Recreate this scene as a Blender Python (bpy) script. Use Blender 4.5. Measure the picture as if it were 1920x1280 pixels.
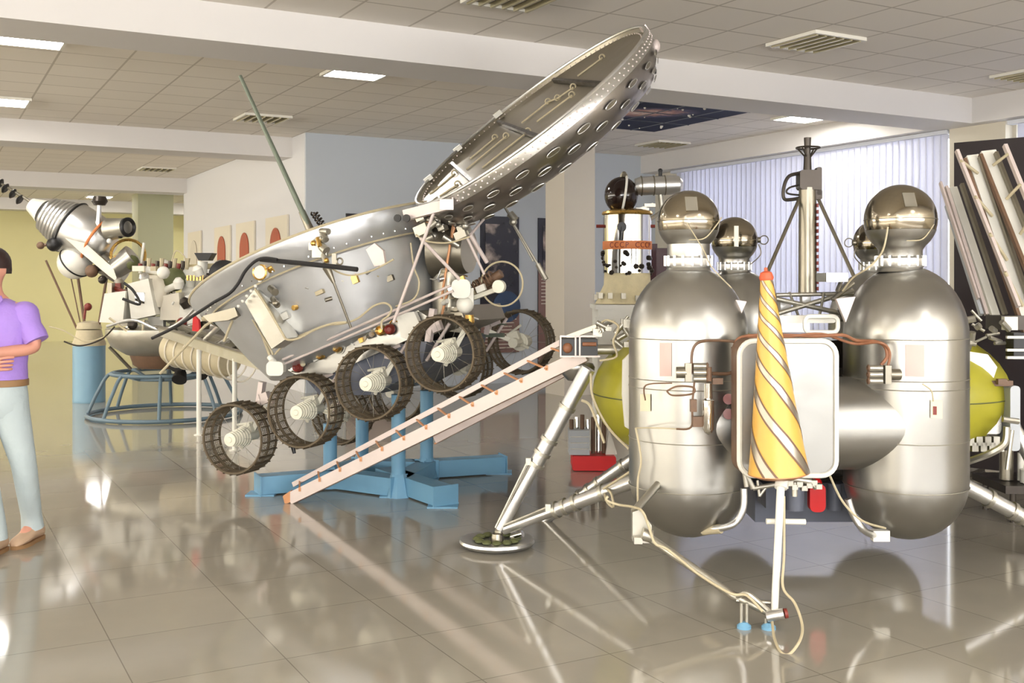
import bpy, math, random
from mathutils import Vector as V, Matrix
random.seed(7)
for o in list(bpy.data.objects): bpy.data.objects.remove(o)
SC = bpy.context.scene
COL = SC.collection
R_ = math.radians
F = 2000.0          # focal length in pixels of a 1920 px wide frame
CH = 1.55           # eye height
YAW = R_(29.03)     # the camera looks this far to the right of the hall's long axis
RM = Matrix.Rotation(-YAW, 4, 'Z')   # surveyed coordinates (X right, Y ahead, Z up) -> hall axes

# ---------------------------------------------------------------- camera
cam = bpy.data.cameras.new('camera'); co = bpy.data.objects.new('camera', cam); COL.objects.link(co)
co.location = (0, 0, CH); co.rotation_euler = (R_(90), 0, -YAW)
cam.sensor_width = 36; cam.lens = 36 * F / 1920; cam.shift_y = -110 / 1920; cam.clip_end = 200; cam.clip_start = .05
SC.camera = co
# ---------------------------------------------------------------- world, exposure
W = bpy.data.worlds.new('world'); SC.world = W; W.use_nodes = True
bg = W.node_tree.nodes['Background']; bg.inputs[0].default_value = (.90, .93, 1, 1); bg.inputs[1].default_value = 2.6
vs = SC.view_settings; vs.view_transform = 'Standard'; vs.look = 'None'; vs.gamma = 1; vs.use_curve_mapping = False
vs.exposure = 1.65
try: SC.cycles.caustics_reflective = False
except Exception: pass
# the photographer's flash
fl = bpy.data.lights.new('camera_flash', 'AREA'); fl.shape = 'RECTANGLE'; fl.size = .5; fl.size_y = .35; fl.energy = 24; fl.color = (1, .97, .92)
fo = bpy.data.objects.new('camera_flash', fl); COL.objects.link(fo); fo.location = (0.0, -0.15, CH + .28); fo.rotation_euler = (R_(86), 0, -YAW)
# added fill lamps before the plain front and left walls, to brighten the hall
for nm, loc, rot, sx, sy, en, col in (('fill_front', (0, -5.85, 2.1), (R_(142), 0, 0), 19, 2.2, 950, (.97, .98, 1)),
                                      ('fill_left', (-13.85, 12, 2.1), (R_(135), 0, R_(-90)), 34, 2.2, 1600, (1, .96, .88))):
    l_ = bpy.data.lights.new(nm, 'AREA'); l_.shape = 'RECTANGLE'; l_.size = sx; l_.size_y = sy; l_.energy = en; l_.color = col
    o_ = bpy.data.objects.new(nm, l_); COL.objects.link(o_); o_.location = loc; o_.rotation_euler = rot
LAMP = 17.0

# ---------------------------------------------------------------- materials
MAT = {}
def srgb(c): return tuple((x / 12.92 if x <= .04045 else ((x + .055) / 1.055) ** 2.4) for x in (i / 255 for i in c))
def mat(name, rgb, rough=.5, metal=0, var=0, vs=8, bump=0, bs=30, emit=0, spec=.5, alpha=None, stretch=None):
    m = bpy.data.materials.new(name); m.use_nodes = True; n = m.node_tree.nodes; l = m.node_tree.links
    b = n['Principled BSDF']; c = srgb(rgb)
    b.inputs['Base Color'].default_value = (*c, 1); b.inputs['Roughness'].default_value = rough
    b.inputs['Metallic'].default_value = metal; b.inputs['Specular IOR Level'].default_value = spec
    if emit:
        b.inputs['Emission Color'].default_value = (*c, 1); b.inputs['Emission Strength'].default_value = emit
    tc = n.new('ShaderNodeTexCoord'); mp = n.new('ShaderNodeMapping'); l.new(tc.outputs['Object'], mp.inputs[0])
    if stretch: mp.inputs['Scale'].default_value = stretch
    if var:
        nz = n.new('ShaderNodeTexNoise'); nz.inputs['Scale'].default_value = vs; nz.inputs['Detail'].default_value = 6
        l.new(mp.outputs[0], nz.inputs['Vector'])
        mx = n.new('ShaderNodeMix'); mx.data_type = 'RGBA'
        mx.inputs[6].default_value = (*[x * (1 - var) for x in c], 1); mx.inputs[7].default_value = (*[min(1, x * (1 + var)) for x in c], 1)
        l.new(nz.outputs['Fac'], mx.inputs[0]); l.new(mx.outputs[2], b.inputs['Base Color'])
        mr = n.new('ShaderNodeMapRange'); mr.inputs[3].default_value = max(0, rough * (1 - .35)); mr.inputs[4].default_value = min(1, rough * 1.35)
        l.new(nz.outputs['Fac'], mr.inputs[0]); l.new(mr.outputs[0], b.inputs['Roughness'])
    if bump:
        nb = n.new('ShaderNodeTexNoise'); nb.inputs['Scale'].default_value = bs; nb.inputs['Detail'].default_value = 3
        l.new(mp.outputs[0], nb.inputs['Vector'])
        bp = n.new('ShaderNodeBump'); bp.inputs['Strength'].default_value = bump; bp.inputs['Distance'].default_value = .02
        l.new(nb.outputs['Fac'], bp.inputs['Height']); l.new(bp.outputs[0], b.inputs['Normal'])
    MAT[name] = m; return m
mat('tray_metal', (152, 151, 147), .36, .95, .10, 4, .10, 5)
mat('plate_pink', (196, 170, 162), .5, .1, .06, 9)
mat('tank', (165, 163, 157), .33, .95, .10, 3, .06, 5)
mat('tub', (208, 210, 212), .34, .78, .12, 5, .12, 6)
mat('ball', (156, 147, 130), .16, 1, .12, 3, .03, 6)
mat('alu', (212, 211, 208), .33, .93, .14, 5, .14, 7)
mat('alu_dull', (176, 172, 160), .40, .85, .15, 8, .15, 12)
mat('foil', (210, 209, 205), .27, .95, .08, 4, .12, 4)
mat('chrome', (225, 222, 216), .10, 1, .05, 8)
mat('dish_in', (158, 151, 136), .36, .9, .16, 5, .15, 6)
mat('dish_out', (156, 150, 144), .32, .92, .14, 6, .18, 7)
mat('steel', (140, 134, 120), .35, .85, .2, 12)
mat('dark_steel', (66, 60, 54), .38, .7, .2, 12)
mat('mesh_steel', (98, 86, 68), .6, .4, .25, 25)
mat('white', (226, 223, 212), .5, 0, .05, 12)
mat('hub_white', (222, 218, 200), .45, 0, .06, 30)
mat('cream', (214, 200, 160), .75, 0, .18, 14, .3, 25)
mat('cable', (184, 172, 142), .6, 0, .12, 30)
mat('cable_or', (142, 94, 66), .55, 0, .25, 30)
mat('cable_br', (110, 84, 64), .55, 0, .25, 30)
mat('black', (22, 20, 20), .45, 0)
mat('black_gloss', (34, 22, 18), .12, 0, .2, 10)
mat('rubber', (28, 26, 26), .6)
mat('gold', (206, 166, 92), .28, .9, .15, 15)
mat('green', (88, 92, 54), .6, 0, .2, 12)
mat('green_grey', (104, 112, 98), .45, .4, .1, 20)
mat('olive', (160, 154, 44), .42, 0, .16, 4, .1, 5)
mat('red', (206, 22, 24), .45, 0, .08, 10)
mat('redbrown', (120, 44, 34), .45, 0, .1, 20)
mat('orange', (214, 128, 74), .55)
mat('cone_yellow', (214, 166, 76), .42, 0, .12, 9, .12, 12)
mat('cone_orange', (196, 84, 48), .5, 0, .1, 20)
mat('pinkwhite', (208, 194, 188), .40, .15, .1, 7)
mat('ramp_or', (196, 140, 96), .45, .3, .2, 12)
mat('blue', (110, 158, 188), .42, 0, .07, 9)
mat('blue_grey', (98, 118, 130), .45, .1, .1, 9)
mat('blue_drum', (116, 152, 172), .45, .1, .1, 5)
mat('wall_white', (220, 219, 220), .7, 0, .02, 2)
mat('wall_blue', (186, 192, 198), .7, 0, .02, 2)
mat('wall_cream', (212, 204, 186), .7, 0, .02, 2)
mat('wall_yellow', (222, 214, 160), .7, 0, .03, 2)
mat('wall_olive', (160, 158, 128), .7, 0, .03, 2)
mat('beam', (216, 212, 208), .7, 0, .02, 2)
mat('column_face', (200, 192, 178), .65, 0, .02, 2)
mat('poster_dark', (20, 18, 30), .3, 0, .3, 4)
mat('poster_brown', (128, 96, 88), .4, 0, .2, 8)
mat('poster_blue', (44, 66, 98), .4, 0, .4, 6)
mat('picture_red', (172, 84, 60), .5, 0, .25, 8)
mat('picture_mat', (222, 214, 196), .5, 0, .04, 5)
mat('maroon', (62, 26, 34), .4, 0, .1, 5)
mat('banner', (34, 24, 26), .6, 0, .1, 5)
mat('band_metal', (150, 142, 130), .35, .9, .2, 12)
mat('lamp_on', (255, 252, 248), .5, 0, emit=LAMP)
mat('lamp_frame', (226, 222, 210), .4)
mat('louver', (196, 186, 150), .3, .5)
mat('vent_dark', (120, 112, 98), .6)
mat('window_frame', (214, 216, 222), .5)
mat('skin', (206, 146, 124), .5, 0, .06, 20)
mat('hair', (44, 24, 20), .6, 0, .3, 60)
mat('shirt', (160, 128, 208), .8, 0, .06, 12, .5, 14)
mat('jeans', (176, 188, 190), .85, 0, .06, 12, .5, 12)
mat('leather', (142, 108, 72), .6, 0, .15, 30)
mat('shoe', (190, 160, 132), .7, 0, .12, 30)
mat('eye', (238, 236, 230), .2)
mat('iris', (60, 44, 34), .2)
mat('lip', (186, 104, 92), .5)
mat('tag_paper', (214, 204, 176), .7, 0, .05, 20)
mat('grey_box', (176, 180, 184), .45, .1, .08, 9)
mat('slate', (92, 96, 108), .5, .1, .2, 9)

def floor_mat():
    m = bpy.data.materials.new('floor_tiles'); m.use_nodes = True; n = m.node_tree.nodes; l = m.node_tree.links; b = n['Principled BSDF']
    tc = n.new('ShaderNodeTexCoord'); mp = n.new('ShaderNodeMapping'); mp.inputs['Location'].default_value = (-.12, -.1, 0); l.new(tc.outputs['Object'], mp.inputs[0])
    br = n.new('ShaderNodeTexBrick'); br.offset = 0; br.squash = 1
    br.inputs['Scale'].default_value = 1; br.inputs['Brick Width'].default_value = .6; br.inputs['Row Height'].default_value = .6
    br.inputs['Mortar Size'].default_value = .0024; br.inputs['Mortar Smooth'].default_value = 0
    br.inputs['Color1'].default_value = (*srgb((156, 150, 137)), 1); br.inputs['Color2'].default_value = (*srgb((152, 146, 134)), 1); br.inputs['Mortar'].default_value = (*srgb((120, 114, 102)), 1)
    l.new(mp.outputs[0], br.inputs['Vector'])
    nz = n.new('ShaderNodeTexNoise'); nz.inputs['Scale'].default_value = 3; nz.inputs['Detail'].default_value = 8; l.new(mp.outputs[0], nz.inputs['Vector'])
    mr = n.new('ShaderNodeMapRange'); mr.inputs[3].default_value = .9; mr.inputs[4].default_value = 1.1; l.new(nz.outputs['Fac'], mr.inputs[0])
    mx = n.new('ShaderNodeMix'); mx.data_type = 'RGBA'; mx.blend_type = 'MULTIPLY'; mx.inputs[0].default_value = 1
    l.new(br.outputs['Color'], mx.inputs[6]); l.new(mr.outputs[0], mx.inputs[7]); l.new(mx.outputs[2], b.inputs['Base Color'])
    b.inputs['Roughness'].default_value = .075; b.inputs['IOR'].default_value = 1.6
    return m
MAT['floor_tiles'] = floor_mat()
def ceil_mat():
    m = bpy.data.materials.new('ceiling_tiles'); m.use_nodes = True; n = m.node_tree.nodes; l = m.node_tree.links; b = n['Principled BSDF']
    tc = n.new('ShaderNodeTexCoord'); mp = n.new('ShaderNodeMapping'); mp.inputs['Location'].default_value = (-.52, -.34, 0); l.new(tc.outputs['Object'], mp.inputs[0])
    br = n.new('ShaderNodeTexBrick'); br.offset = 0
    br.inputs['Scale'].default_value = 1; br.inputs['Brick Width'].default_value = .6; br.inputs['Row Height'].default_value = .6
    br.inputs['Mortar Size'].default_value = .011; br.inputs['Mortar Smooth'].default_value = .1
    br.inputs['Color1'].default_value = (*srgb((236, 229, 218)), 1); br.inputs['Color2'].default_value = (*srgb((232, 225, 214)), 1); br.inputs['Mortar'].default_value = (*srgb((196, 187, 174)), 1)
    l.new(mp.outputs[0], br.inputs['Vector']); l.new(br.outputs['Color'], b.inputs['Base Color']); b.inputs['Roughness'].default_value = .8
    return m
MAT['ceiling_tiles'] = ceil_mat()
def blind_mat():
    m = bpy.data.materials.new('blind_fabric'); m.use_nodes = True; n = m.node_tree.nodes; l = m.node_tree.links
    n.remove(n['Principled BSDF']); out = n['Material Output']
    d = n.new('ShaderNodeBsdfDiffuse'); d.inputs[0].default_value = (.80, .80, .82, 1)
    t = n.new('ShaderNodeBsdfTranslucent'); t.inputs[0].default_value = (.66, .66, .74, 1)
    nz = n.new('ShaderNodeTexNoise'); nz.inputs['Scale'].default_value = 60
    mx = n.new('ShaderNodeMixShader'); mx.inputs[0].default_value = .5
    l.new(d.outputs[0], mx.inputs[1]); l.new(t.outputs[0], mx.inputs[2]); l.new(mx.outputs[0], out.inputs[0])
    return m
MAT['blind_fabric'] = blind_mat()
def galaxy_mat():
    m = bpy.data.materials.new('starfield_print'); m.use_nodes = True; n = m.node_tree.nodes; l = m.node_tree.links; b = n['Principled BSDF']
    tc = n.new('ShaderNodeTexCoord'); mp = n.new('ShaderNodeMapping'); l.new(tc.outputs['Object'], mp.inputs[0])
    mp.inputs['Location'].default_value = (0, 0, 0); mp.inputs['Rotation'].default_value = (0, 0, .5); mp.inputs['Scale'].default_value = (1.35, 2.3, 1)
    g = n.new('ShaderNodeTexGradient'); g.gradient_type = 'SPHERICAL'; l.new(mp.outputs[0], g.inputs[0])
    nz = n.new('ShaderNodeTexNoise'); nz.inputs['Scale'].default_value = 5; nz.inputs['Detail'].default_value = 8; nz.inputs['Distortion'].default_value = 2; l.new(tc.outputs['Object'], nz.inputs[0])
    mu = n.new('ShaderNodeMath'); mu.operation = 'MULTIPLY'; l.new(g.outputs[1], mu.inputs[0]); l.new(nz.outputs[0], mu.inputs[1])
    cr = n.new('ShaderNodeValToRGB'); e = cr.color_ramp.elements
    e[0].position = .02; e[0].color = (*srgb((40, 46, 72)), 1); e[1].position = .5; e[1].color = (*srgb((238, 222, 216)), 1)
    x = e.new(.14); x.color = (*srgb((96, 92, 120)), 1); x = e.new(.27); x.color = (*srgb((196, 152, 140)), 1)
    l.new(mu.outputs[0], cr.inputs[0]); l.new(cr.outputs[0], b.inputs['Base Color']); b.inputs['Roughness'].default_value = .7; b.inputs['Specular IOR Level'].default_value = .2
    return m
MAT['starfield_print'] = galaxy_mat()
def planet_mat():
    m = bpy.data.materials.new('poster_print'); m.use_nodes = True; n = m.node_tree.nodes; l = m.node_tree.links; b = n['Principled BSDF']
    tc = n.new('ShaderNodeTexCoord')
    nz = n.new('ShaderNodeTexNoise'); nz.inputs['Scale'].default_value = 4; nz.inputs['Detail'].default_value = 5; l.new(tc.outputs['Object'], nz.inputs[0])
    cr = n.new('ShaderNodeValToRGB'); e = cr.color_ramp.elements
    e[0].position = .5; e[0].color = (*srgb((20, 18, 30)), 1); e[1].position = .72; e[1].color = (*srgb((190, 172, 160)), 1)
    l.new(nz.outputs[0], cr.inputs[0]); l.new(cr.outputs[0], b.inputs['Base Color']); b.inputs['Roughness'].default_value = .3
    return m
MAT['poster_print'] = planet_mat()
g = bpy.data.materials.new('window_glass'); g.use_nodes = True; b = g.node_tree.nodes['Principled BSDF']
b.inputs['Transmission Weight'].default_value = 1; b.inputs['Roughness'].default_value = 0; b.inputs['Base Color'].default_value = (.96, .98, 1, 1); MAT['window_glass'] = g

# ---------------------------------------------------------------- geometry helpers
def frame(ax):
    z = V(ax).normalized(); x = V((0, 0, 1)).cross(z)
    if x.length < 1e-4: x = V((1, 0, 0))
    x.normalize(); return x, z.cross(x), z
def smooth(pts, k=6, closed=False):
    p = [V(q) for q in pts]; n = len(p)
    if n < 3: return p
    out = []
    rng = range(n if closed else n - 1)
    for i in rng:
        if closed: a, b, c, d = p[(i - 1) % n], p[i], p[(i + 1) % n], p[(i + 2) % n]
        else: a, b, c, d = p[max(i - 1, 0)], p[i], p[i + 1], p[min(i + 2, n - 1)]
        for j in range(k):
            t = j / k; t2 = t * t; t3 = t2 * t
            out.append(.5 * ((2 * b) + (c - a) * t + (2 * a - 5 * b + 4 * c - d) * t2 + (3 * b - a - 3 * c + d) * t3))
    if not closed: out.append(p[-1])
    return out
class MB:
    def __init__(s): s.v = []; s.f = []; s.c = []
    def add(s, vs, fs):
        s.c.append((len(s.v), len(s.f))); o = len(s.v); s.v += [V(x) for x in vs]; s.f += [tuple(i + o for i in f) for f in fs]; return s
    def box(s, c, size, ax=None):
        c = V(c); X, Y, Z = ax if ax else (V((1, 0, 0)), V((0, 1, 0)), V((0, 0, 1)))
        a, b, d = [q / 2 for q in size]
        vs = [c + X * (i * a) + Y * (j * b) + Z * (k * d) for i in (-1, 1) for j in (-1, 1) for k in (-1, 1)]
        return s.add(vs, [(0, 1, 3, 2), (4, 6, 7, 5), (0, 4, 5, 1), (2, 3, 7, 6), (0, 2, 6, 4), (1, 5, 7, 3)])
    def bevbox(s, c, size, r, ax=None, n=3):
        # box with its four vertical-ish edges (along local Y) rounded
        c = V(c); X, Y, Z = ax if ax else (V((1, 0, 0)), V((0, 1, 0)), V((0, 0, 1)))
        poly = [c - Y * (size[1] / 2) + X * x + Z * z for x, z in rrect(size[0], size[2], r, n)]
        return s.prism(poly, Y * size[1])
    def bar(s, a, b, w, h, up=(0, 0, 1)):
        a = V(a); b = V(b); z = (b - a); L = z.length; z.normalize(); x = z.cross(V(up))
        if x.length < 1e-4: x = V((1, 0, 0))
        x.normalize(); y = x.cross(z); return s.box((a + b) / 2, (w, h, L), (x, y, z))
    def lathe(s, prof, o=(0, 0, 0), ax=(0, 0, 1), n=32, a0=0, a1=None, xref=None):
        o = V(o); X, Y, Z = frame(ax)
        if xref is not None:
            X = V(xref); X = (X - Z * X.dot(Z)).normalized(); Y = Z.cross(X)
        full = a1 is None; m = n if full else n + 1; a1 = a0 + 2 * math.pi if full else a1
        vs = []; fs = []; idx = []
        for r, h in prof:
            if abs(r) < 1e-6: idx.append([len(vs)] * m); vs.append(o + Z * h)
            else:
                row = []
                for i in range(m):
                    t = a0 + (a1 - a0) * i / n; row.append(len(vs)); vs.append(o + Z * h + X * (r * math.cos(t)) + Y * (r * math.sin(t)))
                idx.append(row)
        for a, b in zip(idx, idx[1:]):
            for i in range(n):
                j = (i + 1) % m if full else i + 1
                q = []
                for k in (a[i], a[j], b[j], b[i]):
                    if k not in q: q.append(k)
                if len(q) >= 3: fs.append(tuple(q))
        return s.add(vs, fs)
    def cyl(s, a, b, r, r2=None, n=16):
        a = V(a); b = V(b); L = (b - a).length; r2 = r if r2 is None else r2
        return s.lathe([(0, 0), (r, 0), (r2, L), (0, L)], a, b - a, n)
    def ball(s, c, r, n=24, sc=None, ax=(0, 0, 1)):
        h = (sc or 1)
        pr = [(r * math.sin(math.pi * i / (n // 2)), -r * h * math.cos(math.pi * i / (n // 2))) for i in range(n // 2 + 1)]
        pr[0] = (0, pr[0][1]); pr[-1] = (0, pr[-1][1]); return s.lathe(pr, c, ax, n)
    def torus(s, c, ax, R, r, n=40, m=8, sx=1, a0=0, a1=None, xref=None):
        X, Y, Z = frame(ax); c = V(c)
        if xref is not None:
            X = V(xref); X = (X - Z * X.dot(Z)).normalized(); Y = Z.cross(X)
        full = a1 is None; k = n if full else n + 1; e = a0 + 2 * math.pi if full else a1
        pts = [c + X * (R * sx * math.cos(a0 + (e - a0) * i / n)) + Y * (R * math.sin(a0 + (e - a0) * i / n)) for i in range(k)]
        return s.tube(pts, r, m, closed=full)
    def tube(s, pts, r, n=8, closed=False, cap=True):
        p = [V(q) for q in pts]; m = len(p); vs = []; fs = []; X = None
        for i in range(m):
            if closed: t = p[(i + 1) % m] - p[i - 1]
            else: t = p[min(i + 1, m - 1)] - p[max(i - 1, 0)]
            if t.length < 1e-9: t = V((0, 0, 1))
            t.normalize()
            if X is None: X = frame(t)[0]
            X = X - t * X.dot(t)
            if X.length < 1e-6: X = frame(t)[0]
            X.normalize(); Y = t.cross(X); rr = r(i / (m - 1)) if callable(r) else r
            for k in range(n):
                a = 2 * math.pi * k / n; vs.append(p[i] + X * (rr * math.cos(a)) + Y * (rr * math.sin(a)))
        for i in range(m if closed else m - 1):
            j = (i + 1) % m
            for k in range(n):
                l = (k + 1) % n; fs.append((i * n + k, i * n + l, j * n + l, j * n + k))
        if cap and not closed: fs += [tuple(range(n))[::-1], tuple(range((m - 1) * n, m * n))]
        return s.add(vs, fs)
    def sm(s, pts, r, n=8, k=6): return s.tube(smooth(pts, k), r, n)
    def prism(s, poly, vec):
        p = [V(q) for q in poly]; n = len(p); vec = V(vec)
        return s.add(p + [q + vec for q in p], [tuple(range(n))[::-1], tuple(range(n, 2 * n))] + [(i, (i + 1) % n, n + (i + 1) % n, n + i) for i in range(n)])
    def loft(s, rings, cap=True):
        n = len(rings[0]); vs = [q for r in rings for q in r]; fs = []
        for i in range(len(rings) - 1):
            for k in range(n):
                l = (k + 1) % n; fs.append((i * n + k, i * n + l, (i + 1) * n + l, (i + 1) * n + k))
        if cap: fs += [tuple(range(n))[::-1], tuple(range((len(rings) - 1) * n, len(rings) * n))]
        return s.add(vs, fs)
def rrect(w, h, r, n=4):
    out = []
    for cx, cy, a in ((w / 2 - r, h / 2 - r, 0), (-w / 2 + r, h / 2 - r, 90), (-w / 2 + r, -h / 2 + r, 180), (w / 2 - r, -h / 2 + r, 270)):
        for i in range(n + 1):
            t = R_(a + 90 * i / n); out.append((cx + r * math.cos(t), cy + r * math.sin(t)))
    return out
INV = {}
def mesh_of(name, mb, xf, m, flat=False):
    me = bpy.data.meshes.new(name); me.from_pydata([tuple(xf @ v) for v in mb.v], [], mb.f); me.validate(); me.update()
    import bmesh
    bm = bmesh.new(); bm.from_mesh(me); bmesh.ops.recalc_face_normals(bm, faces=bm.faces); bm.to_mesh(me); bm.free()
    if not flat:
        me.polygons.foreach_set('use_smooth', [True] * len(me.polygons)); me.set_sharp_from_angle(angle=R_(38))
    me.materials.append(MAT[m]); return me
def props(o, label=None, cat=None, group=None, kind=None):
    if label: o['label'] = label
    if cat: o['category'] = cat
    if group: o['group'] = group
    if kind: o['kind'] = kind
    return o
def thing(name, label, cat, origin, group=None, axes=None):
    """an Empty at the base of a thing; origin and axes in surveyed coordinates"""
    o = bpy.data.objects.new(name, None); COL.objects.link(o); o.empty_display_size = .1
    M = Matrix.Translation(V(origin))
    if axes:
        M = M @ Matrix((axes[0], axes[1], axes[2])).transposed().to_4x4()
    o.matrix_world = RM @ M; INV[o.name] = M.inverted(); return props(o, label, cat, group)
I4 = Matrix.Identity(4)
def part(name, mb, m, parent, label=None, local=False, flat=False, loc=None, kind=None):
    inv = INV[parent.name]; o = bpy.data.objects.new(name, mesh_of(name, mb, I4 if local else inv, m, flat)); COL.objects.link(o)
    o.parent = parent; INV[o.name] = inv
    if loc: o.location = loc
    return props(o, label, kind=kind)
def parts(name, mb, m, parent, label=None, **k):
    '''one object for every piece of the builder'''
    out = []; cs = mb.c + [(len(mb.v), len(mb.f))]
    for (v0, f0), (v1, f1) in zip(cs, cs[1:]):
        q = MB(); q.v = mb.v[v0:v1]; q.f = [tuple(i - v0 for i in f) for f in mb.f[f0:f1]]; out.append(part(name, q, m, parent, label, **k))
    return out[0]
def solo(name, mb, m, label, cat, group=None, flat=False):
    lo = V([min(v[i] for v in mb.v) for i in range(3)]); hi = V([max(v[i] for v in mb.v) for i in range(3)])
    b = V(((lo.x + hi.x) / 2, (lo.y + hi.y) / 2, lo.z)); M = Matrix.Translation(b)
    o = bpy.data.objects.new(name, mesh_of(name, mb, M.inverted(), m, flat)); COL.objects.link(o)
    o.matrix_world = RM @ M; INV[o.name] = M.inverted(); return props(o, label, cat, group)
def struct(name, mb, m, parent=None, flat=True):
    o = bpy.data.objects.new(name, mesh_of(name, mb, I4, m, flat)); COL.objects.link(o)
    if parent: o.parent = parent
    else: o['kind'] = 'structure'
    return o
def dup(o, parent=None, group=None, label=None):
    c = o.copy(); COL.objects.link(c)
    if parent: c.parent = parent
    if label: c['label'] = label
    for ch in list(o.children): dup(ch, c)
    INV[c.name] = INV.get(o.name)
    return c
def P(px, py, d): return V(((px - 960) * d / F, d, CH + (530 - py) * d / F))     # where the sight line through a surveyed mark stands at distance d
def G(px, py):                                                                   # the same on the floor
    d = CH * F / (py - 530); return P(px, py, d)
def hall(v): return (RM @ V(v))                                                  # surveyed -> hall axes
def unhall(v): return (RM.inverted() @ V(v))
def onwall(px, py, x=None, y=None):
    d0 = hall(P(px, py, 1) - V((0, 0, CH))); t = (x / d0.x) if x is not None else (y / d0.y); return V((0, 0, CH)) + d0 * t
# ================================================================ the hall
H = 3.66; BZ = 3.37; XW = 10.8; XL = -14.0; YB = 14.5; YF = -6.0; YE = 30.5
E1 = unhall((1, 0, 0)); E2 = unhall((0, 1, 0)); EZ = V((0, 0, 1)); HX = (E1, E2, EZ)
def hbox(mb, x0, x1, y0, y1, z0, z1):            # box along the hall's axes, for things
    return mb.box(unhall(((x0 + x1) / 2, (y0 + y1) / 2, (z0 + z1) / 2)), (x1 - x0, y1 - y0, z1 - z0), HX)
def sbox(x0, x1, y0, y1, z0, z1, mb=None):        # the same for the setting
    return (mb or MB()).box(((x0 + x1) / 2, (y0 + y1) / 2, (z0 + z1) / 2), (x1 - x0, y1 - y0, z1 - z0))
struct('floor', sbox(XL, XW + .4, YF, YE, -.1, 0), 'floor_tiles')
struct('ceiling', sbox(XL, XW + .4, YF, YE, H, H + .1), 'ceiling_tiles')
struct('wall_front', sbox(XL, XW + .4, YF - .2, YF, 0, H), 'wall_white')
struct('wall_left', sbox(XL - .2, XL, YF, YE, 0, H), 'wall_cream')
struct('wall_far', sbox(XL, XW + .4, YE, YE + .2, 0, H), 'wall_yellow')
struct('wall_back', sbox(4.74, XW, YB, YB + .2, 0, H), 'wall_blue')
struct('wall_inner', sbox(4.73, 4.93, YB + .03, 22.4, 0, H), 'wall_white')
struct('wall_passage', sbox(8.0, 8.2, 22.4, YE, 0, H), 'wall_olive')
struct('wall_corner', sbox(4.45, 5.25, 26.0, 26.8, 0, H), 'wall_olive')
# window wall: sill wall, piers, head
W1 = (8.6, 13.72); W2 = (2.5, 7.75)
mb = MB()
sbox(XW, XW + .25, YF, YB + .2, 0, .85, mb)
for y0, y1 in ((YF, W2[0]), (W2[1], W1[0]), (W1[1], YB + .2)): sbox(XW, XW + .25, y0, y1, .85, BZ, mb)
sbox(XW, XW + .25, YF, YB + .2, BZ, H, mb)
struct('wall_right', mb, 'wall_cream')
struct('trim_1', sbox(10.5, XW, YF, YB, BZ, H), 'beam')
n = 2
for y in (-5.9, 1.1, 8.1, 15.1, 22.1, 29.1):
    x1 = 10.5 if y < 15 else (4.73 if y < 20 else 8.0)
    struct('trim_%d' % n, sbox(XL, x1, y, y + .64, BZ, H), 'beam'); n += 1
struct('column', sbox(7.70, 8.20, 12.4, 12.9, 0, H), 'column_face')
struct('trim_%d' % n, sbox(XW - .12, XW, W2[1] + .05, W1[0] - .05, 0, BZ), 'wall_cream'); n += 1
for k, (y0, y1) in enumerate((W1, W2)):
    mb = MB()
    for y in (y0, (2 * y0 + y1) / 3, (y0 + 2 * y1) / 3, y1): sbox(XW + .12, XW + .18, y - .035, y + .035, .85, BZ, mb)
    for z in (.85 + .035, BZ - .035): sbox(XW + .12, XW + .18, y0, y1, z - .035, z + .035, mb)
    w = struct('window_%d' % (k + 1), mb, 'window_frame')
    g = MB(); sbox(XW + .145, XW + .155, y0, y1, .85, BZ, g); struct('pane', g, 'window_glass', w)
def blind(y0, y1, label):
    t = thing('vertical_blind', label, 'blind', unhall((XW - .1, (y0 + y1) / 2, .8)), 'vertical blinds in the windows')
    mb = MB(); hbox(mb, XW - .16, XW - .06, y0 - .06, y1 + .06, BZ - .05, BZ - .005); part('head_rail', mb, 'window_frame', t)
    mb = MB(); y = y0; a = R_(83)
    while y < y1:
        c = unhall((XW - .11, y, (.82 + BZ - .05) / 2)); u = unhall((math.cos(a), math.sin(a), 0)); w_ = unhall((-math.sin(a), math.cos(a), 0))
        mb.box(c, (.127, .0015, BZ - .05 - .82), (u, w_, EZ)); y += .104
    part('slats', mb, 'blind_fabric', t, flat=True)
blind(W1[0] + .03, W1[1] + .1, 'wide white vertical blind over the window behind the silver tanks')
blind(W2[0], W2[1] - .06, 'white vertical blind behind the black banner, past the window pier')

# ceiling fixtures
def fixture(x, y, lit, label):
    if lit:
        t = thing('ceiling_lamp', label, 'ceiling light', unhall((x, y, H - .03)), 'added lit square ceiling lights beyond the view' if 'outside' in label else 'lit square ceiling lights')
        mb = MB(); hbox(mb, x - .27, x + .27, y - .27, y + .27, H - .012, H - .002); part('diffuser', mb, 'lamp_on', t)
    else:
        t = thing('ceiling_lamp', label, 'ceiling light', unhall((x, y, H - .03)), 'square ceiling lights that are switched off')
        mb = MB(); hbox(mb, x - .28, x + .28, y - .28, y + .28, H - .008, H - .001); part('backing', mb, 'vent_dark', t)
        mb = MB()
        for k in range(6): hbox(mb, x - .25 + k * .1 - .012, x - .25 + k * .1 + .012, y - .27, y + .27, H - .04, H - .008)
        part('louver', mb, 'louver', t)
    mb = MB()
    for a, b, c, d in ((-.3, .3, -.3, -.27), (-.3, .3, .27, .3), (-.3, -.27, -.27, .27), (.27, .3, -.27, .27)): hbox(mb, x + a, x + b, y + c, y + d, H - .03, H - .001)
    part('lamp_frame', mb, 'lamp_frame', t)
fixture(3.82, 10.04, 1, 'lit square ceiling light above the thin antenna rod, between the first two beams')
fixture(.82, 10.04, 1, 'larger lit square ceiling light cut off by the picture edge')
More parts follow.
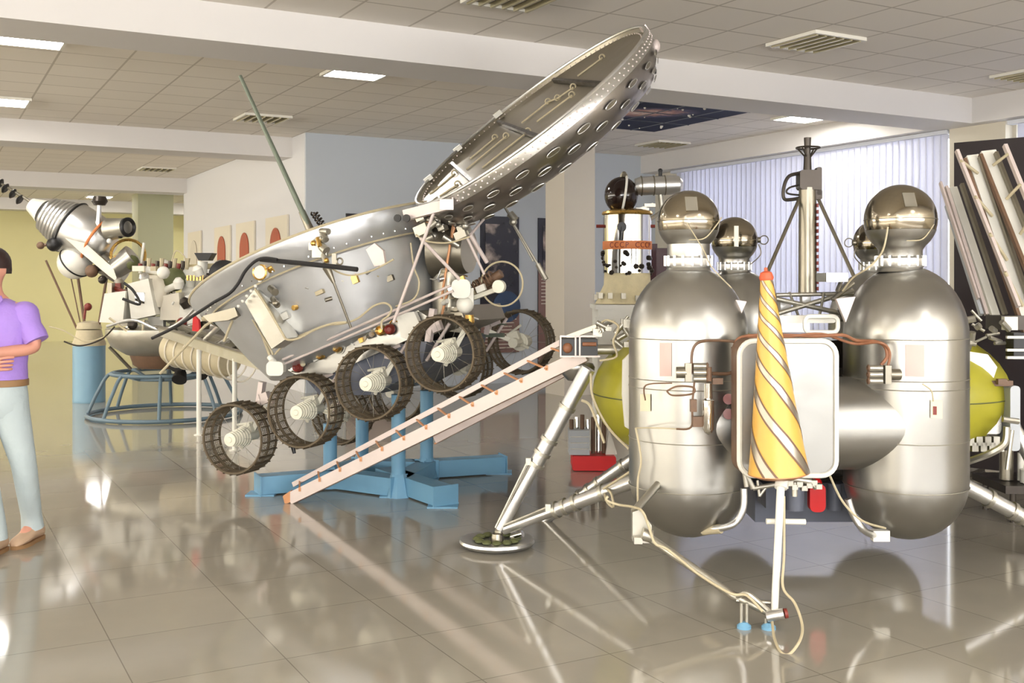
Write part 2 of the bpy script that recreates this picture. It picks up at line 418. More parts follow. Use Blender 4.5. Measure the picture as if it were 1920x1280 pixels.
fixture(.82, 13.64, 1, 'smaller lit ceiling light cut off by the picture edge, before the second beam')
fixture(9.82, 10.04, 1, 'lit square ceiling light beside the star-field ceiling picture')
fixture(3.82, 27.6, 1, 'small distant lit ceiling light above the tilted probe in the far hall')
for x, y in ((-2.2, 13.64), (-2.2, 10.04), (-5.2, 13.64), (.82, 17.2), (-2.2, 20.4), (.82, 24), (-4.2, 24.4), (-1.2, 27.6),
             (-2.2, 3.4), (3.82, -.6), (-2.2, -.6), (1.82, -3.6), (5.82, -3.6), (6.6, 24.6), (6.6, 28.0)):
    fixture(x, y, 1, 'added lit square ceiling light outside the view')  # unseen lamps, added for the light they give
for x, y, l in ((6.82, 6.84, 'unlit louvred ceiling light above the two silver tanks'),
                (9.82, 6.84, 'unlit louvred ceiling light above the black banner at the picture edge'),
                (3.82, 6.84, 'unlit ceiling light at the very top edge of the picture'),
                (3.82, 13.44, 'unlit flat ceiling light crossed by the long thin antenna rod'),
                (9.82, 13.0, 'unlit flat ceiling light near the blue back wall'),
                (3.82, 20.4, 'unlit flat ceiling light before the third beam')):
    fixture(x, y, 0, l)
# star-field picture in the ceiling
t = thing('ceiling_picture', 'dark blue star-field and galaxy picture set into the ceiling tiles', 'picture', unhall((7.82, 10.72, H - .02)))
mb = MB(); hbox(mb, 6.72, 8.92, 9.44, 12.0, H - .015, H - .002)
o = part('print', mb, 'starfield_print', t, flat=True)
mb = MB()
for k in range(3): hbox(mb, 6.72 + .6 * (k + 1) - .008, 6.72 + .6 * (k + 1) + .008, 9.44, 12.0, H - .022, H - .015); hbox(mb, 6.72, 8.92, 9.44 + .6 * (k + 1) - .008, 9.44 + .6 * (k + 1) + .008, H - .022, H - .015)
part('grid', mb, 'slate', t)
mb = MB(); rs = random.Random(3)
for k in range(26):
    c = unhall((6.8 + rs.random() * 2.0, 9.6 + rs.random() * 2.2, H - .02)); mb.ball(c, .008 + .014 * rs.random(), 8)
part('star', mb, 'lamp_frame', t)
bpy.data.objects[t.children[2].name]['kind'] = 'stuff'

# posters on the blue wall
def wall_panel(mb, px0, py0, px1, py1, y=YB, off=.02, th=.02):
    a = onwall(px0, py0, y=y); b = onwall(px1, py1, y=y)
    return hbox(mb, a.x, b.x, y - off - th, y - off, min(a.z, b.z), max(a.z, b.z))
def poster(px0, px1, top, bot, label, mid):
    a = onwall(px0, bot, y=YB); b = onwall(px1, top, y=YB)
    t = thing('poster', label, 'poster', unhall(((a.x + b.x) / 2, YB - .02, a.z)), 'tall posters on the blue wall')
    mb = MB(); hbox(mb, a.x, b.x, YB - .02, YB - .002, a.z, b.z); part('board', mb, 'poster_dark', t)
    zc = onwall(px0, mid, y=YB).z
    mb = MB(); hbox(mb, a.x, b.x, YB - .026, YB - .021, a.z, zc); part('text_panel', mb, 'poster_brown', t)
    mb = MB(); zz = zc
    for k in range(9): hbox(mb, a.x + .05, b.x - .05 - .04 * (k % 3), YB - .029, YB - .027, zc - .08 - k * .055, zc - .068 - k * .055)
    part('text_lines', mb, 'picture_mat', t)
    mb = MB(); w = b.x - a.x; hbox(mb, a.x + .12 * w, b.x - .08 * w, YB - .028, YB - .021, b.z - .92, b.z - .12); part('print', mb, 'poster_print', t)
    mb = MB(); c = unhall((b.x - .33 * w, YB - .024, zc + .12)); mb.lathe([(0, 0), (w * .36, 0), (w * .36, .006), (0, .006)], c, -E2, 28); part('globe_print', mb, 'poster_blue', t)
poster(648, 742, 403, 700, 'dark poster on the blue wall, mostly hidden behind the silver rover tub', 560)
poster(900, 972, 407, 662, 'tall dark poster with a pale figure and a red-brown text panel, nearer the column', 590)
poster(1008, 1080, 411, 690, 'tall dark poster half hidden behind the square column', 508)
# arched pictures on the white wall
def arch_picture(y, label, red=True):
    x = 4.73; t = thing('arched_picture', label, 'picture', unhall((x, y, 1.35)), 'arched pictures along the white wall')
    mb = MB(); hbox(mb, x - .035, x - .005, y - .56, y + .56, 1.38, 2.55); part('picture_mount', mb, 'picture_mat', t)
    w, zt, zb = .27, 2.38, 1.55
    pl = [V((0, -w, zb))] + [V((0, -w * math.cos(math.pi * k / 10), zt - w + w * math.sin(math.pi * k / 10))) for k in range(11)] + [V((0, w, zb))]
    mb = MB(); mb.prism([unhall((x - .04, y + p.y, p.z)) for p in pl], -E1 * .012); part('picture_print', mb, 'picture_red' if red else 'wall_cream', t)
arch_picture(15.8, 'red arched picture on the white wall, nearest the wall corner')
arch_picture(17.57, 'red arched picture on the white wall, middle one of the three red ones')
arch_picture(19.1, 'brown-red arched picture on the white wall, farthest of the red ones')
arch_picture(21.3, 'pale arched picture on the white wall, at its far end', False)
# ================================================================ lander with the paired tanks
LD = thing('lunar_lander', 'large silver lander with four round-ended tanks, ball tops and a yellow spiral cone', 'spacecraft', (1.72, 6.5, 0))
def tank(px, d, r, zt, zb, front):
    x = (px - 960) * d / F; mb = MB(); H1 = zt - zb
    pr = []
    capT, capB = r * 1.19, r * 1.02
    for i in range(13): t = R_(90 * i / 12); pr.append((r * math.sin(t), -capB * math.cos(t) + capB))
    for i in range(13): t = R_(90 * i / 12); pr.append((r * math.cos(t), H1 - capT + capT * math.sin(t)))
    pr[0] = (0, 0); pr[-1] = (0, H1)
    mb.lathe(pr, (x, d, zb), (0, 0, 1), 64)
    t = part('propellant_tank', mb, 'tank', LD)
    if front:
        for py in (632, 706, 722, 818, 906):
            z = CH + (530 - py) * d / F; m = MB(); m.torus((x, d, z), (0, 0, 1), r + .0005, .0028, 64, 6); part('weld_seam', m, 'alu_dull', t)
    return t, x
def ball_top(px, py, d, r, neck_r, zt, tank_o, x):
    zc = CH + (530 - py) * d / F; xx = (px - 960) * d / F
    mb = MB(); mb.ball((xx, d, zc), r, 40); b = part('pressure_ball', mb, 'ball', LD)
    mb = MB(); mb.torus((xx, d, zc - .0), (0, 0, 1), r, .0022, 48, 6); part('weld_seam', mb, 'steel', b)
    mb = MB(); 
    mb.lathe([(1.012 * math.sqrt(r * r - h * h), zc + h) for h in [-r * (.30 + .5 * i / 8) for i in range(8)]] + [(neck_r, zc - r * .86), (neck_r * .98, zt - .01), (neck_r * 1.1, zt - .035)], (xx, d, 0), (0, 0, 1), 40)
    c = part('ball_collar', mb, 'tank', LD)
    mb = MB(); mb.lathe([(neck_r * 1.03, zt - .012), (neck_r * 1.09, zt), (neck_r * 1.09, zt + .035), (neck_r * 1.0, zt + .045)], (xx, d, 0), (0, 0, 1), 40)
    for k in range(16):
        a = 2 * math.pi * k / 16; mb.cyl((xx + neck_r * 1.1 * math.cos(a), d + neck_r * 1.1 * math.sin(a), zt - .004), (xx + neck_r * 1.1 * math.cos(a), d + neck_r * 1.1 * math.sin(a), zt + .05), .008, n=6)
    part('clamp_ring', mb, 'alu', c)
    return b, V((xx, d, zc))
ZT, ZB = 1.643, .21
TLx = 1290; TRx = 1697; DT = 5.65
tl, xl = tank(TLx, DT, .311, ZT, ZB, True); tr, xr = tank(TRx, DT, .316, ZT, ZB - .01, True)
trl, xrl = tank(1382, 7.4, .31, ZT, .3, False); trr, xrr = tank(1640, 7.4, .31, ZT, .3, False)
bl, cbl = ball_top(1291, 415, DT, .164, .112, ZT, tl, xl)
br_, cbr = ball_top(1688, 412, DT, .186, .112, ZT, tr, xr)
brl, cbrl = ball_top(1377, 450, 7.4, .160, .105, ZT, trl, xrl)
brr, cbrr = ball_top(1644, 455, 7.4, .160, .105, ZT, trr, xrr)
# small plates and rings on the balls
for c, r, b in ((cbl, .164, bl), (cbr, .186, br_)):
    mb = MB(); n = V((-.05, -.85, .50)).normalized(); X, Y, Z = frame(n); mb.box(c + n * r, (.062, .085, .006), (V((1, 0, 0)), (V((1, 0, 0)).cross(n)) * -1, n)); part('name_plate', mb, 'alu_dull', b)
    mb = MB(); mb.sm([c + V((-.02, -r * .78, -r * .62)), c + V((.06, -r * .80, -r * .58)), c + V((.12, -r * .72, -r * .2)), c + V((.16, -r * .45, r * .1))], .0035, 6); parts('cable', mb, 'cable', b)
for c, s, b in ((cbrl, 1, brl), (cbrr, -1, brr)):
    mb = MB(); mb.torus(c + V((s * .2, -.02, 0)), (0, 1, .2), .03, .004, 20, 6); mb.cyl(c + V((s * .15, -.02, 0)), c + V((s * .175, -.02, 0)), .02); mb.sm([c + V((s * .155, -.05, -.03)), c + V((s * .17, -.05, -.1)), c + V((s * .1, -.05, -.17))], .004, 6); parts('lifting_ring', mb, 'steel', b)
    mb = MB(); mb.box(c + V((-.02 * s, -.158, .02)), (.03, .006, .14)); part('clamp_strip', mb, 'alu_dull', b)
# cross tubs that join the tanks in the middle
for s, x, nm in ((-1, xl, 'l'), (1, xr, 'r')):
    mb = MB(); a = V((x, DT + .04, CH - .26 * 2.825)); L_ = .60
    mb.cyl(V((x, DT - .055, a.z)), V((x - s * L_, DT - .055, a.z)), .242, n=56); part('tank_joint', mb, 'tank', LD)
mb = MB(); mb.cyl(P(1390, 790, 5.95), P(1600, 790, 5.95), .30, n=40); mb.cyl(P(1495, 632, 6.3), P(1495, 880, 6.3), .36, n=32); part('engine_block', mb, 'dark_steel', LD)
# yellow-green compartments
for px, s in ((1307, -1), (1683, 1)):
    d = 6.42; c = P(px, 736, d); r = 196 * d / F
    mb = MB(); mb.ball(c, r, 40, .66); mb2 = part('instrument_sphere', mb, 'olive', LD)
    m = MB(); m.torus(c, (0, 0, 1), r, .004, 48, 6); pass; part('weld_seam', m, 'green', mb2)
# bits on the spheres: small boxes, valves, pipes
mb = MB(); rs = random.Random(5)
for k in range(16):
    p = P(1118 + rs.random() * 62, 602 + rs.random() * 46, 6.05 + rs.random() * .2)
    if k % 2: mb.box(p, (.02 + .05 * rs.random(), .04, .01 + .04 * rs.random()))
    else: mb.cyl(p, p + V((rs.uniform(-.06, .06), 0, rs.uniform(-.05, .06))), .008 + .01 * rs.random(), n=10)
parts('valve_block', mb, 'alu_dull', LD)
mb = MB(); mb.sm([P(1128, 604, 6.0), P(1140, 600, 6.0), P(1160, 612, 5.9), P(1150, 640, 5.9), P(1156, 668, 5.9), P(1125, 676, 6.0)], .006, 6); mb.sm([P(1108, 700, 6), P(1112, 745, 5.95), P(1140, 800, 5.9), P(1180, 842, 5.75)], .007, 6)
mb.sm([P(1090, 750, 5.9), P(1106, 760, 5.9), P(1122, 800, 5.9), P(1133, 830, 5.9)], .008, 6); parts('cable', mb, 'cable', LD)
mb = MB(); mb.prism([P(1168, 676, 5.85), P(1182, 662, 5.85), P(1182, 806, 5.85), P(1172, 800, 5.85), P(1167, 740, 5.85)], (0, .04, 0)); mb.prism([P(1812, 658, 5.95), P(1852, 664, 5.95), P(1870, 688, 5.95), P(1862, 712, 5.95), P(1812, 716, 5.95)], (0, .04, 0)); parts('cover_panel', mb, 'white', LD)
# white brackets between tank tops
for pl in ([(1366, 560), (1400, 565), (1380, 612)], [(1568, 560), (1604, 556), (1586, 604)]):
    mb = MB(); mb.prism([P(x, y, 5.5) for x, y in pl], (0, .03, 0)); part('gusset_plate', mb, 'pinkwhite', LD)
# truss between the tanks
mb = MB()
for a, b, r in (((1455, 560), (1590, 590), .014), ((1450, 590), (1600, 545), .014), ((1455, 553), (1600, 550), .012), ((1440, 600), (1600, 598), .014), ((1480, 548), (1500, 600), .008), ((1545, 548), (1535, 600), .008), ((1570, 545), (1582, 515), .012), ((1560, 562), (1600, 530), .012)):
    mb.cyl(P(*a, 6.0), P(*b, 6.05), r, n=10)
parts('truss_rod', mb, 'alu_dull', LD)
mb = MB(); mb.cyl(P(1580, 575, 5.9), P(1592, 600, 5.9), .04, .03, 16); mb.box(P(1560, 520, 6), (.12, .2, .05)); mb.box(P(1480, 612, 5.95), (.2, .1, .06)); mb.box(P(1470, 578, 6.2), (.06, .08, .08)); mb.box(P(1510, 560, 6.2), (.05, .06, .05)); mb.box(P(1500, 596, 6.1), (.3, .06, .03)); parts('truss_fitting', mb, 'alu', LD)
mb = MB(); o = [P(1540 + x, 608 - y, 5.6) for x, y in rrect(62, 30, 10, 4)]; mb.tube([*o], .012, 8, closed=True); part('handle', mb, 'white', LD, 'white slotted handle above the tray')
mb = MB(); mb.bevbox(P(1505, 598, 5.7), (.34, .05, .04), .015); part('cross_bar', mb, 'white', LD)
# mast with its head and two stays
ms = MB(); d = 6.55
ms.cyl(P(1514, 552, d), P(1514, 352, d), 17 * d / F, 16 * d / F, 20); mast = part('mast', ms, 'steel', LD)
mb = MB()
for k in range(14): mb.box(P(1532, 385 + 12 * k, d - .03), (.012, .03, .022))
parts('mast_rack', mb, 'redbrown', mast)
mb = MB(); mb.bevbox(P(1516, 338, d), (.13, .10, .12), .02); mb.cyl(P(1514, 345, d), P(1514, 290, d), .028, .022); mb.cyl(P(1514, 290, d), P(1514, 258, d), .018, .022); part('mast_head', mb, 'dark_steel', LD)
mb = MB(); mb.torus(P(1515, 277, d), (0, 0, 1), .07, .006, 28, 6); 
for a in range(4):
    t = R_(45 + 90 * a); mb.cyl(P(1515, 277, d) + V((.07 * math.cos(t), .07 * math.sin(t), 0)), P(1515, 300, d), .005, n=6)
part('mast_crown', mb, 'dark_steel', LD)
mb = MB(); mb.sm([P(1505, 324, d), P(1480, 330, d), P(1470, 350, d), P(1470, 372, d), P(1484, 374, d), P(1505, 370, d)], .011, 8); mb.sm([P(1505, 345, d), P(1480, 352, d), P(1476, 362, d), P(1500, 366, d)], .006, 8); part('mast_loop', mb, 'dark_steel', LD)
mb = MB(); mb.bevbox(P(1534, 340, d), (.03, .06, .17), .01); mb.bevbox(P(1530, 365, d), (.06, .06, .06), .01); part('mast_box', mb, 'dark_steel', LD)
for a, b in (((1499, 372), (1438, 512)), ((1532, 368), (1602, 520))):
    mb = MB(); mb.cyl(P(*a, d), P(*b, 6.2), .011, n=10); part('stay_rod', mb, 'steel', LD)
# tray panel
TD = 5.12; k_ = TD / F; tc = P(1477, 765, TD)
def ring(w, h, r, y): return [tc + V((x * k_, y, z * k_)) for x, z in rrect(w, h, r, 6)]
mb = MB(); mb.loft([ring(176, 248, 26, .0), ring(160, 232, 24, .004), ring(150, 222, 30, .03), ring(136, 206, 34, .07), ring(112, 180, 36, .105), ring(78, 146, 34, .125), ring(40, 100, 18, .13)]); tray = part('tray', mb, 'tray_metal', LD)
mb = MB(); mb.tube(ring(181, 252, 28, -.002), .0135, 8, closed=True); part('tray_rim', mb, 'white', tray, 'pale rounded rim')
mb = MB(); mb.loft([ring(178, 250, 26, .004), ring(186, 258, 26, .06), ring(186, 258, 26, .16)], cap=False); part('tray_side', mb, 'cable_br', tray)
mb = MB()
for i in range(26):
    q = ring(181, 252, 28, -.010)[0]
for i, q in enumerate(smooth(ring(181, 252, 28, -.0115), 3, True)):
    if i % 2 == 0: mb.ball(q, .0022, 6)
part('rivets', mb, 'steel', tray)['kind'] = 'stuff'
# the yellow spiral cone
CD = 4.93; base = P(1460, 886, CD); tip = P(1437, 522, CD); ax = tip - base; L = ax.length; X, Y, Z = frame(ax)
def cr_(t): return (56 + (11 - 56) * (t ** .92)) * CD / F
mb = MB(); pr = [(0, 0)] + [(cr_(i / 24), L * i / 24) for i in range(25)] + [(0, L + .004)]; mb.lathe(pr, base, ax, 48); cone = part('cone_antenna', mb, 'cone_yellow', LD, 'tapering yellow cone wound with silver spiral bands')
mb = MB(); mb.lathe([(.030, L - .008), (.034, L + .004), (.026, L + .028), (.012, L + .034), (0, L + .036)], base, ax, 16); mb.lathe([(0, L + .03), (.009, L + .03), (.007, L + .05), (0, L + .052)], base, ax, 10); part('cone_tip', mb, 'cone_orange', cone)
# bands: index n(y) -> angle
ys = [(500, -.5), (522, .3), (547, 1), (580, 2), (614, 3), (660, 4), (722, 5), (812, 6), (905, 6.85)]
def nband(y):
    for (y0, n0), (y1, n1) in zip(ys, ys[1:]):
        if y <= y1: return n0 + (n1 - n0) * (y - y0) / (y1 - y0)
    return ys[-1][1]
fwd = V((0, -1, 0)); fx = (fwd - Z * fwd.dot(Z)).normalized(); fy = Z.cross(fx)       # fx towards the viewer
for s in range(4):
    for off, wdt, rr, mm, nm in ((0, .22, .0016, 'band_metal', 'spiral_band'), (.14, .06, .0024, 'cable_br', 'band_edge'), (-.14, .06, .0024, 'cable_br', 'band_edge')):
        mb = MB(); rows = []
        for i in range(97):
            t = i / 96; y = 886 - (886 - 522) * t
            row = []
            for j in range(5):
                nb = nband(y) + off + wdt * (j / 4 - .5)
                th = (nb + s) / 4 * 2 * math.pi      # angle measured so that going down moves to the right
                r = cr_(t) + rr
                row.append(base + Z * (L * t) + fx * (r * math.cos(th)) + fy * (r * math.sin(th)))
            rows.append(row)
        vs = [q for r in rows for q in r]; fs = [(i * 5 + j, i * 5 + j + 1, i * 5 + j + 6, i * 5 + j + 5) for i in range(96) for j in range(4)]
        mb.add(vs, fs); part(nm, mb, mm, cone)
mb = MB(); mb.lathe([(0, -.02), (.10, -.02), (cr_(0) + .002, -.003), (cr_(0) + .002, .001), (0, .001)], base, ax, 32); part('cone_base', mb, 'ramp_or', cone)
# brown cable looms
DC = 5.3
mb = MB()
mb.sm([P(1378, 660, DC), P(1380, 640, DC), P(1400, 630, DC), P(1460, 628, DC), P(1530, 630, DC), P(1580, 628, DC), P(1605, 638, DC + .05), P(1640, 640, DC), P(1658, 648, DC), P(1663, 668, DC), P(1652, 684, DC)], .0085, 8)
mb.sm([P(1378, 664, DC), P(1376, 650, DC), P(1405, 634, DC), P(1470, 632, DC), P(1540, 626, DC), P(1600, 644, DC + .05), P(1650, 642, DC - .02), P(1668, 660, DC), P(1664, 690, DC)], .007, 8)
parts('cable_loom', mb, 'cable_or', LD)
mb = MB(); mb.sm([P(1376, 640, DC), P(1340, 638, DC), P(1310, 642, DC - .03), P(1298, 660, DC - .03), P(1297, 700, DC - .04)], .007, 8); mb.sm([P(1374, 650, DC), P(1376, 690, DC), P(1366, 700, DC), P(1335, 700, DC - .05)], .009, 8)
mb.sm([P(1210, 750, DC + .06), P(1211, 722, DC + .02), P(1260, 718, DC - .04)], .004, 6); mb.sm([P(1250, 733, DC - .05), P(1262, 741, DC - .05), P(1298, 738, DC - .06), P(1300, 726, DC - .06), P(1270, 724, DC - .05), P(1250, 733, DC - .05)], .005, 6)
mb.sm([P(1302, 715, DC - .05), P(1298, 760, DC - .06), P(1296, 800, DC - .04), P(1268, 804, DC - .03)], .0055, 6); parts('pipe', mb, 'cable_br', LD)
mb = MB(); mb.sm([P(1192, 802, DC + .15), P(1202, 860, DC + .1), P(1196, 900, DC + .12), P(1196, 945, DC + .1)], .006, 6); mb.sm([P(1192, 802, DC + .15), P(1230, 802, DC), P(1270, 804, DC - .02)], .0035, 6)
mb.sm([P(1730, 720, DC - .04), P(1746, 732, DC - .03), P(1750, 752, DC - .02)], .0035, 6); mb.sm([P(1665, 425, DC + .2), P(1655, 470, DC + .2), P(1630, 500, DC + .1), P(1600, 520, DC + .2), P(1580, 545, DC + .3)], .005, 6)
mb.sm([P(1288, 418, 5.47), P(1320, 470, 5.5), P(1334, 500, 5.4), P(1372, 540, 5.4)], .003, 6); parts('cable', mb, 'cable', LD)
# thruster trios
def trio(px, py, s):
    mb = MB()
    for k in (-1, 0, 1): mb.cyl(P(px, py + 12 * k, DC - .06), P(px + s * 24, py + 12 * k, DC - .06), .015, n=12)
    t = part('thruster_trio', mb, 'alu_dull', LD)
    mb = MB(); mb.box(P(px + s * 34, py, DC - .05), (.03, .03, .09)); mb.cyl(P(px + s * 36, py, DC - .04), P(px + s * 56, py, DC - .03), .028, n=14); part('thruster_block', mb, 'steel', t)
    mb = MB()
    for k in (-1, 0, 1): mb.torus(P(px - s * 2, py + 12 * k, DC - .065), (1, 0, 0), .012, .006, 16, 6)
    part('thruster_mouth', mb, 'cable_br', t)
trio(1630, 702, 1); trio(1324, 698, -1)
# bottle, valves and ports by the front tank
mb = MB(); a = P(1328, 750, DC - .08); mb.lathe([(0, -.03), (.012, -.03), (.028, 0), (.028, .0), (.028, -.001), (.028, -.14), (.018, -.16), (0, -.17)], a, (0, 0, 1), 20); mb.cyl(P(1328, 748, DC - .08), P(1328, 720, DC - .06), .02, n=14); part('gas_bottle', mb, 'chrome', LD)
mb = MB(); mb.box(P(1310, 790, DC - .06), (.06, .03, .05)); mb.box(P(1300, 760, DC - .06), (.03, .03, .06)); mb.cyl(P(1330, 688, DC - .07), P(1330, 714, DC - .07), .012); mb.box(P(1345, 714, DC - .05), (.05, .03, .03)); parts('valve', mb, 'cable_br', LD)
for y in (748, 776):
    mb = MB(); mb.cyl(P(1366, y, DC + .12), P(1366, y, DC + .03), .027, n=20); part('port_cap', mb, 'redbrown', LD)
    if y == 748: m = MB(); m.bevbox(P(1362, 762, DC + .14), (.11, .06, .19), .02); part('port_plate', m, 'alu', LD)
# labels on the tanks
def tank_pt(px, py, cx, r):
    dx = (px - 960) * DT / F - cx; d0 = DT - math.sqrt(max(0, r * r - dx * dx)) - .003; x = (px - 960) * d0 / F
    return V((x, DT - math.sqrt(max(0, r * r - (x - cx) ** 2)) - .004, CH + (530 - py) * d0 / F))
def sticker(px0, px1, py0, py1, cx, r, m, nm, parent):
    mb = MB(); top = [tank_pt(px0 + (px1 - px0) * i / 6, py0, cx, r) for i in range(7)]; bot = [tank_pt(px0 + (px1 - px0) * i / 6, py1, cx, r) for i in range(7)]
    vs = top + bot + [q + V((0, .003, 0)) for q in top + bot]
    mb.add(vs, [(i, i + 1, i + 8, i + 7) for i in range(6)] + [(14 + i, 21 + i, 22 + i, 15 + i) for i in range(6)]); return part(nm, mb, m, parent)
sticker(1238, 1260, 643, 706, xl, .311, 'plate_pink', 'tank_plate', tl); sticker(1700, 1731, 646, 706, xr, .316, 'plate_pink', 'tank_plate', tr)
tg = sticker(1202, 1221, 740, 772, xl, .313, 'tag_paper', 'paper_tag', tl); tg2 = sticker(1741, 1760, 749, 782, xr, .318, 'tag_paper', 'paper_tag', tr)
sticker(1745, 1751, 760, 776, xr, .320, 'redbrown', 'tag_print', tr)
sticker(1657, 1690, 972, 988, xr, .20, 'tag_paper', 'paper_label', tr)
# bottom pipes
mb = MB(); mb.sm([P(1395, 915, 5.4), P(1394, 950, 5.4), P(1382, 975, 5.4), P(1360, 988, 5.4), P(1312, 994, 5.5)], .018, 10); mb.sm([P(1590, 935, 5.4), P(1600, 965, 5.4), P(1618, 992, 5.4), P(1640, 1004, 5.5)], .018, 10); parts('drain_pipe', mb, 'alu', LD)
mb = MB(); mb.cyl(P(1318, 994, 5.49), P(1352, 991, 5.42), .024, n=12); part('pipe_sleeve', mb, 'cable', LD)
mb = MB(); mb.sm([P(1556, 892, 5.3), P(1580, 940, 5.3), P(1615, 975, 5.3), P(1660, 990, 5.4)], .006, 6); parts('cable', mb, 'cable', LD)
mb = MB(); mb.box(P(1650, 1003, 5.5), (.085, .05, .055)); part('foot_block', mb, 'white', LD)
# gear under the tray
mb = MB()
for a, b, r in (((1400, 890), (1412, 915), .014), ((1412, 915), (1470, 905), .012), ((1395, 880), (1400, 912), .012), ((1470, 895), (1520, 902), .02), ((1490, 890), (1490, 930), .014), ((1510, 895), (1530, 915), .012), ((1420, 900), (1424, 930), .007), ((1424, 930), (1440, 908), .007)):
    mb.cyl(P(*a, 5.15), P(*b, 5.15), r, n=10)
for k in range(9): mb.box(P(1462 + 9 * k, 903 + (k * 7) % 12, 5.15), (.028, .04, .024))
parts('lower_fitting', mb, 'alu_dull', LD)
mb = MB(); mb.box(P(1495, 932, 6.2), (.56, .3, .22)); mb.box(P(1445, 925, 5.9), (.10, .2, .12)); mb.cyl(P(1565, 905, 5.9), P(1565, 955, 5.9), .04, n=12); mb.cyl(P(1490, 905, 5.6), P(1490, 955, 5.6), .05, n=14); parts('engine_bay', mb, 'slate', LD)
mb = MB(); mb.bevbox(P(1531, 932, 5.75), (.085, .05, .15), .03); mb.ball(P(1531, 905, 5.74), .03, 12); part('engine_plug', mb, 'red', LD, 'red protective plug under the engine bay')
mb = MB(); mb.cyl(P(1437, 977, 4.98), P(1510, 978, 4.98), .0135, n=12); part('step_bar', mb, 'white', LD)
# front boom
mb = MB(); mb.cyl(P(1464, 912, 4.98), P(1452, 1146, 4.80), .0185, .0165, 16); mb.cyl(P(1466, 900, 5.0), P(1464, 915, 4.98), .03, n=12); part('boom_post', mb, 'white', LD)
mb = MB(); mb.cyl(P(1206, 1000, 5.15), P(1378, 1118, 4.88), .021, .019, 14); mb.cyl(P(1375, 1116, 4.88), P(1446, 1150, 4.80), .02, .017, 14); mb.cyl(P(1380, 1125, 4.86), P(1450, 1130, 4.84), .010, n=10); mb.sm([P(1382, 1118, 4.86), P(1400, 1112, 4.82), P(1420, 1126, 4.8), P(1446, 1150, 4.8)], .012, 8); part('boom', mb, 'alu_dull', LD)
mb = MB(); mb.cyl(P(1438, 1156, 4.78), P(1470, 1150, 4.76), .024, n=16); e = part('boom_end', mb, 'alu', LD)
mb = MB(); mb.cyl(P(1470, 1150, 4.76), P(1476, 1149, 4.76), .022, n=16); part('end_cap', mb, 'redbrown', e)
mb = MB(); mb.prism([P(1186, 960, 5.15), P(1200, 955, 5.15), P(1222, 985, 5.15), P(1222, 1018, 5.15), P(1208, 1018, 5.15), P(1186, 1014, 5.15)], (0, .06, 0)); mb.cyl(P(1204, 1000, 5.12), P(1222, 1006, 5.12), .03, n=14); mb.box(P(1196, 1012, 5.12), (.04, .04, .03)); mb.cyl(P(1190, 958, 5.2), P(1240, 900, 5.45), .02, n=10); part('boom_bracket', mb, 'alu_dull', LD)
mb = MB(); mb.sm([P(1140, 930, 5.3), P(1138, 938, 5.3), P(1160, 946, 5.3), P(1186, 950, 5.2), P(1204, 958, 5.1), P(1216, 985, 5.1), P(1228, 1018, 5.05), P(1252, 1030, 5.04), P(1310, 1076, 4.95), P(1370, 1112, 4.84), P(1400, 1116, 4.8), P(1430, 1146, 4.74)], .0062, 8); parts('cable', mb, 'cable', LD)
mb = MB(); mb.sm([P(1470, 930, 4.97), P(1470, 1040, 4.88), P(1468, 1100, 4.8), P(1490, 1130, 4.72), P(1504, 1170, 4.62), P(1500, 1200, 4.5), P(1480, 1226, 4.46), P(1464, 1222, 4.48), P(1452, 1196, 4.6), P(1448, 1166, 4.74)], .0062, 8); parts('cable', mb, 'cable', LD, 'thin cream cable hanging in a loop to the floor')
for px, py, d in ((1395, 1130, 4.79), (1441, 1158, 4.78)):
    gz = 1.55 - (1180 - 530) * d / F
    mb = MB(); c = P(px, 1180, d); c.z = 0
    top = P(px, py, d)
    for s in (-1, 1): mb.cyl(c + V((s * .012, 0, .02)), top + V((s * .012, 0, 0)), .007, n=8)
    part('boom_foot', mb, 'alu_dull', LD); mb = MB(); mb.lathe([(0, 0), (.032, 0), (.032, .012), (.014, .028), (0, .028)], c, (0, 0, 1), 16); part('foot_cap', mb, 'blue', LD)
# legs with landing pads
def pad(c):
    mb = MB(); mb.lathe([(0, .004), (.16, 0), (.205, .012), (.222, .03), (.218, .045), (.20, .046), (.12, .03), (0, .03)], c, (0, 0, 1), 40); p = part('landing_pad', mb, 'alu', LD)
    mb = MB()
    for k in range(12):
        a = 2 * math.pi * k / 12; mb.ball(c + V((.115 * math.cos(a), .115 * math.sin(a), .046)), .030, 10, .5)
    part('pad_honeycomb', mb, 'green', p)
    mb = MB(); mb.cyl(c + V((0, 0, .03)), c + V((0, 0, .075)), .04, .03, 14); mb.ball(c + V((.012, 0, .085)), .028, 14); part('pad_joint', mb, 'steel', p)
pc = G(932, 1024); pad(pc)
j = pc + V((.02, 0, .1))
def leg(a, b, r, extra=True):
    a = V(a); b = V(b); mb = MB(); mb.cyl(a, a.lerp(b, .42), r * .78, n=16); mb.cyl(a.lerp(b, .40), b, r, n=16); l = part('leg_strut', mb, 'alu', LD)
    mb = MB()
    for t in (.40, .47, .55, .75): q = (b - a).normalized(); mb.cyl(a.lerp(b, t), a.lerp(b, t) + q * .022, r * 1.22, n=16)
    parts('strut_collar', mb, 'alu_dull', l)
    if extra:
        q = frame(b - a)[1]; mb = MB(); off = V((-.045, -.02, .02)); mb.cyl(a + off * .6, a.lerp(b, .40) + off, .009, n=8); mb.box(a.lerp(b, .41) + off, (.03, .03, .04)); part('strut_rod', mb, 'alu_dull', l)
    return l
leg(j, P(1103, 690, 6.15), .043)
leg(j + V((.02, 0, 0)), P(1192, 900, 5.85), .040)
